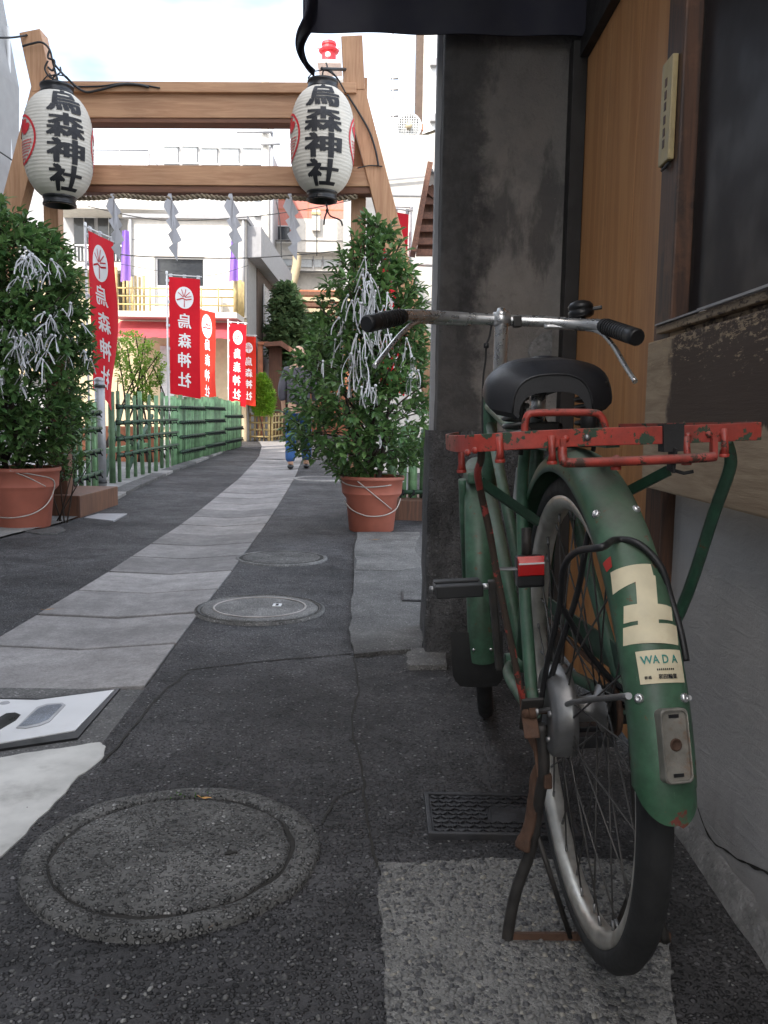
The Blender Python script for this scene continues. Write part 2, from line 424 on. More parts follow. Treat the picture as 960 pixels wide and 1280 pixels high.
def paper_mat():
    g = N('lantern paper')
    c = g.val((.61, .575, .505), g.ramp(g.noise(6, 5), .3, .7, .92, 1.04))
    m = g.out(c, .7, 0, None, .2, Subsurface_Weight=0.0)
    return m
M['paper'] = paper_mat()
M['ink'] = plain('black ink', (.013, .013, .016), .6, var=.1)
M['red_ink'] = plain('red ink', (.6, .02, .03), .6, var=.1)
M['black'] = plain('black lacquer', (.012, .012, .013), .35, var=.1)
M['white_strip'] = plain('white paper strip', (.5, .5, .51), .8, var=.06, objvar=.12)
M['shide'] = plain('zigzag paper', (.5, .5, .53), .8, var=.04)
M['rope'] = plain('straw rope', (.24, .19, .13), .9, var=.3, bump=.4)
M['cable'] = plain('black cable', (.015, .015, .016), .5)
M['steel'] = plain('galvanised steel', (.4, .4, .41), .45, .5, .15)
M['terracotta'] = plain('terracotta plastic', (.37, .115, .075), .55, var=.12, scale=7, bump=.08, bscale=60, dirt=.35, dirtcol=(.16, .07, .05))
M['wire'] = plain('grey wire', (.42, .38, .34), .5, .3)
M['soil'] = plain('potting soil', (.03, .022, .015), .95, bump=.6)
M['bark'] = plain('dark bark', (.045, .032, .024), .9, var=.35, bump=.5)
def leaf_mat(name, a, b, rough=.35, transl=.25):
    g = N(name)
    i = g.island()
    c = g.mix(i, a, b); c = g.val(c, g.ramp(g.noise(3, 3), .3, .7, .75, 1.2))
    m = g.out(c, rough, 0, None, .5)
    tr = g.n('BsdfTranslucent'); g.set(tr.inputs[0], g.val(c, 1.5)); ms = g.n('MixShader'); g.set(ms.inputs[0], transl)
    g.set(ms.inputs[1], g.b.outputs[0]); g.set(ms.inputs[2], tr.outputs[0]); g.set(g.t.nodes['Material Output'].inputs[0], ms.outputs[0])
    return m
M['leaf'] = leaf_mat('glossy leaf', (.048, .115, .034), (.135, .225, .07), .38)
M['leaf_bright'] = leaf_mat('bright shrub leaf', (.14, .26, .035), (.26, .36, .06), .5, .35)
M['leaf_cone'] = leaf_mat('yellow green conifer', (.16, .33, .03), (.28, .45, .05), .5, .35)
M['leaf_dark'] = leaf_mat('far tree leaf', (.075, .14, .06), (.15, .22, .10), .5, .25)
def cloth_mat(name, col, transl=.4):
    g = N(name); c = g.val(col, g.ramp(g.noise(3, 4), .3, .7, .92, 1.06))
    m = g.out(c, .7, 0, None, .2)
    tr = g.n('BsdfTranslucent'); g.set(tr.inputs[0], c); ms = g.n('MixShader'); g.set(ms.inputs[0], transl)
    g.set(ms.inputs[1], g.b.outputs[0]); g.set(ms.inputs[2], tr.outputs[0]); g.set(g.t.nodes['Material Output'].inputs[0], ms.outputs[0]); return m
M['flag_red'] = cloth_mat('red banner cloth', (.62, .012, .025))
M['flag_orange'] = cloth_mat('faded red banner cloth', (.70, .04, .022))
M['flag_white'] = plain('white print', (.8, .8, .8), .7, var=.04)
M['purple'] = cloth_mat('purple curtain', (.34, .2, .62))
M['bamboo_green'] = plain('green painted bamboo', (.16, .29, .145), .6, var=.4, scale=9, objvar=.42, bump=.2, dirt=.5, dirtcol=(.18, .165, .10))
M['bamboo_dark'] = plain('dark green rail', (.03, .075, .04), .55, var=.25)
M['bamboo_yellow'] = plain('yellow bamboo', (.5, .38, .17), .5, var=.2, objvar=.12)
M['twine'] = plain('black twine', (.012, .012, .012), .8)
M['brown_wood'] = wood('brown stained timber', (.17, .075, .04), (.09, .04, .024), 'z', .6)
M['brown_wood_y'] = wood('brown eave timber', (.2, .085, .05), (.1, .045, .028), 'y', .6)
M['white_wall'] = plain('white stucco', (.60, .57, .52), .85, var=.1, bump=.15, dirt=.3, dirtcol=(.36, .34, .31))
M['tower_wall'] = plain('pale tower tile', (.37, .365, .36), .8, var=.06, dirt=.25, dirtcol=(.3, .3, .3))
M['cream_wall'] = plain('cream stucco', (.5, .41, .27), .85, var=.08, bump=.15, dirt=.15, dirtcol=(.4, .33, .22))
M['grey_wall'] = plain('grey panel wall', (.36, .36, .37), .8, var=.08, dirt=.25, dirtcol=(.2, .2, .2))
M['side_wall'] = plain('shade toned side wall', (.3, .29, .28), .85, var=.08, dirt=.3, dirtcol=(.18, .17, .16))
M['brown_wall'] = plain('brown cladding', (.10, .07, .055), .75, var=.12)
M['alley_wall'] = plain('alley house wall', (.33, .325, .32), .85, var=.08, bump=.2, dirt=.3, dirtcol=(.25, .23, .21))
M['dark_glass'] = plain('window glass', (.03, .033, .038), .12, var=.1, spec=.6)
M['pale_glass'] = plain('pale frosted window', (.45, .47, .48), .3, var=.1)
M['white_metal'] = plain('white painted metal', (.72, .72, .71), .45, var=.05)
M['grey_metal'] = plain('grey painted metal', (.3, .3, .31), .5, var=.1)
M['dark_metal'] = plain('dark metal', (.05, .05, .052), .5, .3)
M['red_awning'] = cloth_mat('red shop awning', (.6, .12, .14), .45)
M['brick_red'] = plain('salmon wall tile', (.5, .19, .15), .8, var=.1, scale=14)
M['planter'] = plain('terracotta planter brick', (.45, .17, .09), .85, var=.2)
M['red_paint'] = plain('vermilion paint', (.6, .03, .04), .5)
M['yellow_plate'] = plain('yellowed nameplate', (.42, .335, .17), .5, var=.2, scale=14, dirt=.4, dirtcol=(.2, .13, .05))
M['skin'] = plain('skin', (.55, .33, .22), .55, var=.05)
M['denim'] = plain('blue trousers', (.028, .09, .24), .8, var=.15, scale=12, bump=.2)
M['shirt'] = plain('dark grey shirt', (.09, .085, .1), .85, var=.15)
M['dry_leaf'] = plain('dry leaf', (.42, .22, .07), .8, var=.25, objvar=.3)
M['moss'] = plain('green weed', (.09, .22, .03), .8, var=.3)
# bicycle
M['green'] = chipped('green enamel', (.034, .10, .052), (.15, .035, .025), .36, .42, low=.395)
M['green_clean'] = chipped('green enamel frame', (.042, .115, .066), (.26, .05, .03), .33, .42)
M['green_dark'] = chipped('dark green stay', (.02, .075, .042), (.05, .05, .04), .36, .42)
M['red'] = chipped('red enamel over green', (.40, .045, .028), (.03, .06, .036), .455, .42, (.06, .02, .012), 46)
M['red_rod'] = chipped('red enamel rod', (.42, .045, .028), (.06, .03, .02), .43, .4, (.06, .02, .012), 50)
M['red_stay'] = chipped('worn red stay', (.36, .04, .028), (.05, .035, .025), .53, .5, (.05, .02, .012), 18)
M['chrome'] = plain('dull chrome', (.62, .62, .62), .3, .82, .12, 25, .05, 100, dirt=.12, dirtcol=(.3, .28, .26))
M['rim'] = plain('tarnished rim', (.58, .56, .51), .38, .75, .2, 30, .1, 120, dirt=.55, dirtcol=(.22, .16, .1))
M['alloy'] = plain('dull alloy', (.24, .24, .24), .4, .8, .2, 30, dirt=.5, dirtcol=(.12, .1, .08))
M['rubber'] = plain('tyre rubber', (.018, .018, .018), .75, var=.25, scale=25, bump=.2, bscale=300, dirt=.35, dirtcol=(.05, .045, .04))
M['vinyl'] = plain('black saddle vinyl', (.013, .013, .015), .42, var=.15, bump=.12, bscale=500)
M['grip'] = plain('black grip rubber', (.012, .012, .013), .5, var=.15)
M['rust'] = plain('rusty steel', (.09, .048, .03), .8, .2, .4, 30, .5, 150, dirt=.4, dirtcol=(.03, .025, .022))
M['dark_steel'] = plain('dark worn steel', (.05, .047, .044), .55, .5, .3, 30, .3, 150, dirt=.4, dirtcol=(.09, .05, .03))
M['spoke'] = plain('dull spoke', (.12, .115, .11), .45, .7, .2)
M['reflector'] = plain('red reflector', (.5, .02, .02), .15, var=.1, spec=.7)
M['tape'] = plain('cream tape', (.62, .55, .38), .65, var=.1, scale=30, dirt=.45, dirtcol=(.4, .25, .09))
M['lamp_base'] = plain('corroded lamp base', (.19, .18, .155), .55, .25, .25, 60, .3, 120, dirt=1.0, dirtcol=(.17, .07, .025))
M['sticker_teal'] = plain('teal print', (.02, .2, .17), .5)
M['rust_spot'] = plain('red primer spot', (.5, .04, .03), .6)

# ================================================================ SETTING: ground, road, paved path
def interp(tab, y):
    if y <= tab[0][1]: return tab[0][0]
    for (x0, y0), (x1, y1) in zip(tab, tab[1:]):
        if y <= y1: return x0 + (x1 - x0) * (y - y0) / (y1 - y0)
    return tab[-1][0]
PR_ = [(-.69, -4), (-.69, 1.5), (-.68, 2.0), (-.70, 2.56), (-.73, 3.1), (-.78, 4.35), (-.92, 7.2), (-1.14, 11.0), (-1.55, 16.5), (-2.2, 21.8), (-3.6, 29), (-5.5, 40)]
PL_ = [(-1.40, -4), (-1.40, 2.4), (-1.40, 3.0), (-1.43, 4.3), (-1.55, 6.78), (-1.83, 10.8), (-2.3, 15.7), (-3.0, 21), (-4.6, 29), (-6.6, 40)]
KB_ = [(-2.45, -4), (-2.45, 5.5), (-2.36, 6.2), (-2.38, 7.0), (-2.62, 9.0), (-2.8, 11.2), (-3.05, 15.2), (-3.45, 21), (-5.2, 29), (-7, 40)]
def pr(y): return interp(PR_, y)
def pl(y): return interp(PL_, y)
def kb(y): return interp(KB_, y)
VAL = -.028                                          # the path dips to a shallow gutter along its middle
def und(x, y): return .006 * noise.noise(V(x * 1.3, y * 1.3, 3)) + .003 * noise.noise(V(x * 5, y * 5, 9))
ys = [-3 + .1 * i for i in range(30)] + [.0 + .035 * i for i in range(115)]
ys = [y for y in ys if y < 4.0] + [4.0 + .12 * i for i in range(50)] + [10 + .5 * i for i in range(20)] + [20 + 2 * i for i in range(11)]
ys = sorted(set(round(y, 4) for y in ys))
g = MB(); g.add([(-150, -60, -.12), (150, -60, -.12), (150, 6.5, -.12), (-150, 6.5, -.12), (150, 400, 3.75), (-150, 400, 3.75)], [(0, 1, 2, 3), (3, 2, 4, 5)])
g.build('ground', M['pavement'], kind='structure')
def strip(name, m, xa, xb, nx, za=lambda s, y: 0, y0=-3, y1=40):
    yy = [y for y in ys if y0 <= y <= y1]; mb = MB(); vs = []
    for y in yy:
        a, b = xa(y), xb(y)
        for i in range(nx + 1):
            s = i / nx; x = a + (b - a) * s
            edge = min(s, 1 - s) * (b - a)
            vs.append((x, y, gz(y) + za(s, y) + und(x, y) * min(1, edge / .1)))
    k = nx + 1
    mb.add(vs, [(j * k + i, j * k + i + 1, (j + 1) * k + i + 1, (j + 1) * k + i) for j in range(len(yy) - 1) for i in range(nx)], True)
    return mb.build(name, m, kind='structure')
strip('road', M['asphalt'], pr, lambda y: .72 if y < 3.2 else 1.6, 46)
strip('road', M['asphalt'], kb, pl, 14, lambda s, y: -.018 * s)
strip('pavement', M['pavement'], lambda y: -7.5, kb, 6, lambda s, y: .012)
# slabs of the path: two to a row, leaning into the gutter
path = struct('path')
rows = [2.46, 2.95, 3.43, 3.92, 4.41, 4.9, 5.4, 5.9]
while rows[-1] < 15: rows.append(rows[-1] + .5)
def slab(p, zt, th=.05):
    """p: 4 plan corners with z; bevelled paving stone"""
    mb = MB(); mb.poly([(x, y, z - th) for x, y, z in p], (0, 0, th)); return mb
J = .006
def zline(a, b, n, sag): return [(a[0] + (b[0] - a[0]) * i / n, a[1] + (b[1] - a[1]) * i / n) for i in range(n + 1)]
for i, (a, b) in enumerate(zip(rows, rows[1:])):
    t = random.uniform(-.002, .002); skew = random.uniform(-.008, .008); jl = .023
    def cx(y, s): return pl(y) + (pr(y) - pl(y)) * s
    near = [(cx(a, q), a + jl * .5 + skew * (q - .5) + random.uniform(-.002, .002), z) for q, z in ((.004, -.018), (.5, VAL), (.994, 0))]
    far = [(cx(b, q), b - jl * .5 + random.uniform(-.002, .002), z) for q, z in ((.994, 0), (.5, VAL), (.004, -.018))]
    pts = [V(x, y, z + gz(y) + .006 + t) for x, y, z in near + far]
    low = [p - V(0, 0, .05) for p in pts]
    mb = MB(); mb.add(low + pts, [(6, 7, 10, 11), (7, 8, 9, 10), (0, 5, 4, 1), (1, 4, 3, 2)] + [(k, (k + 1) % 6, 6 + (k + 1) % 6, 6 + k) for k in range(6)])
    mb.build('paving_slab', M['slab'], path, bevel=.006, seg=2)
strip('path_bed', M['dirt'], lambda y: pl(y) - .02, lambda y: pr(y) + .02, 2, lambda s, y: -.062, 2.3, 15.2)
strip('path_far', M['slab'], pl, pr, 4, lambda s, y: -.01, 15, 40)
# concrete apron before the first slab, a bent steel plate and a patch of white mortar in it
def flatpoly(name, m, pts, z, th, parent=None, kind='structure', bevel=.003, zf=None):
    mb = MB(); mb.poly([(p[0], p[1], (zf(p) if zf else 0) + z - th) for p in pts], (0, 0, th))
    return mb.build(name, m, parent, kind=kind, bevel=bevel)
def zg(p):                                           # gutter profile for things lying in the path
    s = (p[0] + 1.40) / .70
    return VAL * (1 - abs(s - .5) * 2) if s > .5 else VAL + (.010) * (1 - s * 2)
G2 = lambda *a: gr(*a)
strip('apron', M['concrete_pad'], lambda y: -2.2, pr, 3, lambda s, y: -.004, -2.5, 2.47)
nearroad = strip('road', M['asphalt'], lambda y: -2.4, lambda y: -.66 - max(0, 1.62 - y) * .12, 12, lambda s, y: .004, -2.5, 1.45)
def poly_wob(px, n=6, amp=.006):
    out = []
    for a, b in zip(px, px[1:] + px[:1]):
        A, B = gr(*a), gr(*b)
        for i in range(n):
            p = A.lerp(B, i / n); out.append((p.x + random.uniform(-amp, amp), p.y + random.uniform(-amp, amp)))
    return out
wp = MB()
wpts = poly_wob([(-260, 960), (0, 948), (60, 938), (125, 929), (134, 934), (128, 950), (100, 972), (60, 1015), (20, 1055), (-60, 1120), (-260, 1260)], 4, .0045)
wp.poly([(x, y, -.007) for x, y in wpts], (0, 0, .0105)); wp.build('mortar_patch', M['white_patch'], kind='structure', bevel=.004)
plate = thing('access_plate', 'pale steel access plate with a slot and dark inset, set in the path edge', 'cover plate', tuple(gr(60, 895)))
def P2(l, z): return [(gr(*p).x, gr(*p).y, z) for p in l]
MB().poly(P2([(-220, 880), (0, 876), (46, 877), (143, 864), (94, 915), (0, 931), (-220, 968)], .004), (0, 0, .006)).build('plate', M['plate'], plate, True, bevel=.001)
MB().poly(P2([(-230, 878), (0, 873), (46, 874), (150, 861), (97, 923), (0, 937), (-230, 976)], .001), (0, 0, .006)).build('frame', M['black'], plate, True)
MB().poly(P2([(46, 887), (58, 883), (78, 881.5), (82, 884), (62, 905), (50, 910), (32, 913.5), (20, 913)], .0102), (0, 0, .0025)).build('rim', M['steel'], plate, True, bevel=.001)
MB().poly(P2([(48, 889), (59, 885), (76, 883.5), (78, 885), (60, 903), (49, 907.5), (32, 911), (24, 911)], .0104), (0, 0, .0030)).build('inset', M['plate_dark'], plate, True)
MB().poly(P2([(19, 893), (26, 896), (20, 903), (-6, 918), (-22, 916), (-4, 901), (8, 894)], .0101), (0, 0, .0008)).build('slot', M['black'], plate, True)
plate.location.z -= .005
MB().lathe([(0, .0118), (.012, .0118), (.014, .0098)], V(gr(6, 881).x, gr(6, 881).y, 0), 16).build('bolt', M['grey_metal'], plate, True)

# tar seams and cracks
def seam(px, wdt):
    P_ = spline([gr(*p) for p in px], 10); vs = []
    for i, p in enumerate(P_):
        d = (P_[min(i + 1, len(P_) - 1)] - P_[max(i - 1, 0)]).normalized(); n_ = V(-d.y, d.x, 0); k = wdt * (.5 + .5 * noise.noise(p * 30)) + .001; j_ = n_ * .006 * noise.noise(p * 18 + V(3, 1, 0))
        for sg in (1, -1): q_ = p + j_ + n_ * k * sg; vs.append((q_.x, q_.y, und(q_.x, q_.y) + .0022))
    mb = MB(); mb.add(vs, [(2 * i, 2 * i + 1, 2 * i + 3, 2 * i + 2) for i in range(len(P_) - 1)]); mb.build('road_crack', M['dirt'], kind='structure', fixn=False)
seam([(233, 838), (300, 829), (380, 822), (440, 817)], .005)
seam([(442, 822), (448, 860), (440, 905), (452, 960), (458, 1020), (470, 1085)], .0035)
seam([(236, 840), (200, 870), (150, 930), (128, 955)], .004)
seam([(452, 985), (420, 1000), (402, 1030)], .003)
# manhole covers
def manhole(name, label, c, ro, ri, mring, mlid, z=.0, lift=.014, gap=.0065, keyhole=None, ring_line=False, jag=1.0, group='round manhole covers in the alley'):
    jag = 1.0 if not ring_line else .3
    t = thing(name, label, 'manhole cover', (c[0], c[1], gz(c[1])), group)
    n = 72
    def wob(a, r, k): return r + .006 * jag * noise.noise(V(math.cos(a) * 2 * k, math.sin(a) * 2 * k, c[1])) - (.007 * jag * max(0, math.cos(a - 1.45)) ** 12 + .006 * jag * max(0, math.cos(a + 1.35)) ** 16 if k > 3 else 0)
    pr_ = [(ro, -.01), (ro - .004, lift * .7), (ro - .016, lift), (ri + .012, lift), (ri + .003, lift - .003), (ri, lift - .008), (ri, -.01)]
    mb = MB(); vs = []
    for r, zz in pr_:
        for j in range(n):
            a = 2 * PI * j / n; rr = wob(a, r, 2.2); vs.append((rr * math.cos(a), rr * math.sin(a), zz + .002 * noise.noise(V(math.cos(a) * 4, math.sin(a) * 4, 7))))
    mb.add(vs, [(i * n + j, i * n + (j + 1) % n, (i + 1) * n + (j + 1) % n, (i + 1) * n + j) for i in range(len(pr_) - 1) for j in range(n)], True)
    mb.build('ring', mring, t)
    MB().lathe([(ri + .01, .0045), (0, .0045)], (0, 0, .002), 48).build('gap', M['dirt'], t)
    rl = ri - gap
    lid = MB(); vs = [(0, 0, lift)]; rr_ = [.05, .1, rl * .6, rl * .85, rl - .006, rl, rl]; zz_ = [lift] * 4 + [lift - .001, lift - .006, -.005]
    for r, zz in zip(rr_, zz_):
        for j in range(n):
            a = 2 * PI * j / n; q = wob(a, r, 3.1) if r > rl * .7 else r; vs.append((q * math.cos(a), q * math.sin(a), zz + .0018 * noise.noise(V(q * math.cos(a) * 12, q * math.sin(a) * 12, 5))))
    fs = [(0, 1 + j, 1 + (j + 1) % n) for j in range(n)] + [(1 + i * n + j, 1 + i * n + (j + 1) % n, 1 + (i + 1) * n + (j + 1) % n, 1 + (i + 1) * n + j) for i in range(6) for j in range(n)]
    lid.add(vs, fs, True); lid.build('lid', mlid, t)
    if keyhole:
        kx, ky = keyhole
        MB().box((kx, ky, lift + .002), (.022, .007, .002), Matrix.Rotation(.35, 3, 'Z')).box((kx - .004, ky + .001, lift + .0021), (.008, .016, .002)).build('keyhole', M['dirt'], t)
    if ring_line:
        MB().lathe([(rl * .8, lift + .001), (rl * .8, lift + .0035), (rl * .765, lift + .0035), (rl * .765, lift + .001)], (0, 0, 0), 72).build('rubbed_ring', M['iron_light'], t)
        MB().box((rl * .28, .03, lift + .003), (.035, .05, .003)).build('key_cap', M['plate'], t)
        MB().box((rl * .28, .03, lift + .0045), (.012, .03, .002)).build('keyhole', M['dirt'], t)
    return t
manhole('concrete_manhole', 'large pebbly concrete manhole lid with broken rim nearest the camera', (-.375, 1.495), .268, .218, M['concrete_lid'], M['concrete_lid'], keyhole=(.108, -.02))
manhole('iron_manhole', 'round manhole lid with a rubbed bright ring beside the path', (gr(325, 763).x, gr(325, 763).y), .272, .245, M['pad_pale'], M['pad_pale'], ring_line=True, gap=.004)
manhole('flat_manhole', 'flat round manhole lid between the ringed lid and the potted tree', (gr(352, 698).x, gr(352, 698).y), .262, .23, M['pad_pale'], M['concrete_lid'], lift=.008, gap=.006)
manhole('far_manhole', 'pale rimmed manhole half hidden behind the pot by the pillar', (gr(402, 603).x, gr(402, 603).y), .36, .30, M['pavement'], M['asphalt_old'], lift=.012, gap=.006)
# concrete shoulder in front of the pot by the pillar, its small iron drain
flatpoly('concrete_pad', M['concrete_pad'], poly_wob([(446, 672), (440, 745), (437, 790), (442, 822), (490, 818), (528, 815), (530, 740), (536, 672)], 4, .006), .014, .03)
flatpoly('concrete_pad', M['pad_pale'], poly_wob([(447, 668), (444, 700), (446, 716), (500, 717), (532, 712), (520, 690), (525, 668)], 4, .012), .018, .03)
flatpoly('concrete_pad', M['pad_pale'], poly_wob([(505, 824), (520, 815), (560, 815), (560, 836), (510, 838)], 3, .008), .016, .03)
c_ = gr(516, 750)
dr = thing('drain_lid', 'small rectangular iron lid in the concrete beside the pillar', 'drain cover', (c_.x, c_.y, .016))
MB().box((0, 0, .002), (.1, .2, .006)).build('frame', M['iron'], dr, bevel=.002)
MB().box((0, 0, .004), (.085, .18, .006)).build('lid', M['concrete_pad'], dr, bevel=.002)
# washed gravel slab under the bicycle, pebbles standing out of it
gp = struct('gravel_slab')
pts = poly_wob([(476, 1086), (475, 1090), (478, 1180), (486, 1420), (860, 1420), (830, 1180), (790, 1082), (640, 1080)], 7, .006)
MB().poly([(x, y, -.02) for x, y in pts], (0, 0, .031)).build('slab', M['gravel_bed'], gp, bevel=.004)
def pebble_mat():
    g = N('washed pebbles')
    i = g.island(); c = g.mix(g.ramp(i, .1, .7), (.05, .05, .052), (.15, .147, .138)); c = g.mix(g.ramp(i, .93, .95), c, (.24, .225, .19))
    c = g.val(c, g.ramp(g.noise(300, 3), .3, .7, .8, 1.15)); return g.out(c, .6, 0, g.bump(g.noise(500, 3), .3, .001))
M['pebble'] = pebble_mat()
def inpoly(x, y, P):
    c = False
    for (x0, y0), (x1, y1) in zip(P, P[1:] + P[:1]):
        if (y0 > y) != (y1 > y) and x < (x1 - x0) * (y - y0) / (y1 - y0) + x0: c = not c
    return c
xs_ = [p[0] for p in pts]; y_s = [p[1] for p in pts]
def pebbles(n, ok, area, z, r0, r1, sink=.35, sub=1):
    mb = MB(); bm = bmesh.new(); bmesh.ops.create_icosphere(bm, subdivisions=sub, radius=1)
    bv = [v.co.copy() for v in bm.verts]; bf = [tuple(v.index for v in f.verts) for f in bm.faces]; bm.free()
    for _ in range(n):
        x, y = random.uniform(area[0], area[1]), random.uniform(area[2], area[3])
        if not ok(x, y): continue
        r = random.uniform(r0, r1) * random.choice((.7, 1, 1, 1.25)); a = random.uniform(0, PI); sx, sy, sz = r * random.uniform(.9, 1.5), r * random.uniform(.7, 1), r * random.uniform(.45, .7)
        ca, sa = math.cos(a), math.sin(a); zz = z + (und(x, y) if z < .006 else 0)
        mb.add([(x + (p.x * sx * ca - p.y * sy * sa), y + (p.x * sx * sa + p.y * sy * ca), zz + p.z * sz * random.uniform(.9, 1.1) + sz * (1 - 2 * sink)) for p in bv], bf, True)
    return mb
pebbles(7200, lambda x, y: inpoly(x, y, pts), (min(xs_), max(xs_), min(y_s), max(y_s)), .010, .0028, .0052, .42).build('pebbles', M['pebble'], gp, kind='stuff', fixn=False)
# loose chippings worn out of the nearest asphalt
def chip_ok(x, y):
    d = math.hypot(x + .375, y - 1.495)
    if d < .262 and d > .215: return random.random() < .0
    if d < .28: return False
    return x < .0 and random.random() < min(1, max(.04, (1.5 - y) * 1.6)) * (0.5 + noise.noise(V(x * 4, y * 4, 2)))
def chip_mat():
    g = N('asphalt chipping'); i = g.island(); c = g.mix(g.ramp(i, .1, .8), (.04, .04, .041), (.105, .103, .098)); c = g.mix(g.ramp(i, .955, .965), c, (.24, .235, .22))
    return g.out(g.val(c, g.ramp(g.noise(300, 3), .3, .7, .75, 1.2)), .7, 0, g.bump(g.noise(500, 3), .3, .001))
M['chipping'] = chip_mat()
pebbles(9000, chip_ok, (-.85, 0, .95, 1.9), .0005, .0018, .0042, .60).build('loose_chippings', M['chipping'], kind='stuff', fixn=False)
# chequered iron cover
a_, b_, c2_, d_ = gr(527, 997), gr(668, 994), gr(672, 1046), gr(538, 1050)
gt = thing('chequered_cover', 'narrow cast iron cover with chequer pattern set in asphalt', 'iron cover', (a_.x, c2_.y, .004))
x0, x1, y0, y1 = a_.x + .005, a_.x + .30, d_.y, a_.y
MB().boxp((x0, y0, -.01), (x1, y1, .008)).build('plate', M['iron'], gt, True, bevel=.002)
fr = MB()
for lo, hi in (((x0, y0, .004), (x1, y0 + .009, .014)), ((x0, y1 - .009, .004), (x1, y1, .014)), ((x0, y0 + .009, .004), (x0 + .009, y1 - .009, .0138)), ((x1 - .009, y0 + .009, .004), (x1, y1 - .009, .0138))): fr.boxp(lo, hi)
fr.build('frame', M['iron'], gt, True, bevel=.0015)
mb = MB(); nx_, ny_ = 17, 9
for i in range(nx_):
    for j in range(ny_):
        cx_, cy_ = x0 + .02 + (x1 - x0 - .04) * i / (nx_ - 1), y0 + .02 + (y1 - y0 - .04) * j / (ny_ - 1)
        if i > 6 and 2 < j < 6: continue
        mb.box((cx_, cy_, .0095), (.0145, .0065, .005), Matrix.Rotation(.78 if (i + j) % 2 else -.78, 3, 'Z'))
mb.boxp((x0 + .13, y0 + .055, .006), (x1 - .03, y1 - .055, .0105))
mb.build('lugs', M['iron'], gt, True, kind='stuff')
# small things on the left shoulder
for i, (l, lab) in enumerate(((([(48, 668), (30, 665), (75, 659), (82, 663), (72, 668)]), 'thin grey stone flake beside the pot on the gate side'),
                              (([(105, 648), (122, 643), (159, 643), (142, 652)]), 'flat grey metal lid lying at the pavement edge'))):
    ps = [gr(*p) for p in l]; mb = MB(); mb.poly([(p.x, p.y, -.012) for p in ps], (0, 0, .02)); c = ps[0]
    tag(mb.build(('stone_flake', 'ground_lid')[i], M[('concrete_pad', 'grey_metal')[i]], loc=(c.x, c.y, 0), bevel=.003), lab, ('stone', 'lid')[i])
def fallen(px, py, s, lab, dz=.02, rot=0):
    p = gr(px, py); mb = MB()
    out = [(-1, 0), (-.5, .35), (.1, .42), (.7, .2), (1.1, 0), (.6, -.25), (.0, -.4), (-.6, -.3)]
    ca, sa = math.cos(rot), math.sin(rot)
    vs = [(p.x, p.y, dz + .004)] + [(p.x + s * (x * ca - y * sa), p.y + s * (x * sa + y * ca), dz + .006 * abs(y) * s / .02 + .003 * (x > .5)) for x, y in out]
    mb.add(vs, [(0, i + 1, (i + 1) % 8 + 1) for i in range(8)]); mb.tube([(p.x - s * ca, p.y - s * sa, dz), (p.x - 1.7 * s * ca, p.y - 1.7 * s * sa, dz + .004)], .0008, 4)
    tag(mb.build('fallen_leaf', M['dry_leaf'], loc=(p.x, p.y, dz)), lab, 'leaf', 'dry leaves fallen on the alley')
fallen(261, 1163, .012, 'dry brown leaf fallen below the concrete manhole rim', .006, .3)
fallen(258, 1005, .012, 'dry brown leaf caught in the far gap of the concrete manhole', .012, -.3)
fallen(470, 679, .028, 'yellowish dry leaf on the concrete in front of the right pot', .022, .2)
fallen(62, 764, .02, 'tiny dry leaf on the asphalt beside the paved path', .006, .2)
mb = MB()
for i in range(26):
    a = random.uniform(1.45, 1.95); r = .226 + random.uniform(-.006, .006); c = V(-.375 + r * math.cos(a), 1.495 + r * math.sin(a), .008)
    d = V(random.uniform(-1, 1), random.uniform(-1, 1), random.uniform(.3, 1)).normalized() * random.uniform(.006, .013); q = d.orthogonal().normalized() * .002
    mb.add([c, c + d * .5 + q, c + d, c + d * .5 - q], [(0, 1, 2, 3)])
tag(mb.build('weed_tuft', M['moss'], loc=(-.44, 1.71, .008)), 'tiny green weeds sprouting from the far gap of the manhole', 'weed')

# ================================================================ SHOP HOUSE on the right: wall, door, shutter, board, pillar, awning
WX = .60
dtop = at(709, 78, 2.84).z
sh = thing('shop_house', 'dark old shop house front with orange door along the alley', 'house', (WX, 1.0, 0))
MB().boxp((WX, -3, -.1), (WX + .3, 1.86, .70)).build('wall', M['wall'], sh, True)
ck = MB(); P_ = spline([atx(872, 1010, WX - .0012), atx(885, 1045, WX - .0012), atx(905, 1062, WX - .0012), atx(930, 1078, WX - .0012), atx(965, 1096, WX - .0012), atx(1000, 1120, WX - .0012)], 10); vs = []
for i, p in enumerate(P_):
    k = .0012 + .0035 * abs(noise.noise(p * 25)); j_ = .006 * noise.noise(p * 22)
    vs += [(WX - .0012, p.y, p.z + k + j_), (WX - .0012, p.y, p.z - k + j_)]
ck.add(vs, [(2 * i, 2 * i + 1, 2 * i + 3, 2 * i + 2) for i in range(len(P_) - 1)]); ck.build('wall_crack', M['dirt'], sh, True, fixn=False)
ft = MB()
n = 40
ft.grid(lambda u, v: V(WX - .03 * (1 - v) ** .6 - .004 * noise.noise(V(u * 30, v * 3, 1)) + .002, -3 + 4.82 * u, -.02 + (.075 + .05 * noise.noise(V(u * 22, 3, 4)) + .02 * noise.noise(V(u * 70, 3, 8))) * v), 120, 6)
ft.build('footing', M['footing'], sh, True)
MB().boxp((WX + .0, -3, dtop + .056), (WX + .3, 3.3, 5.2)).build('wall', M['black_wood'], sh, True)
MB().boxp((WX + .004, -3, .99), (WX + .06, 1.738, 2.2)).build('shutter', M['film'], sh, True)
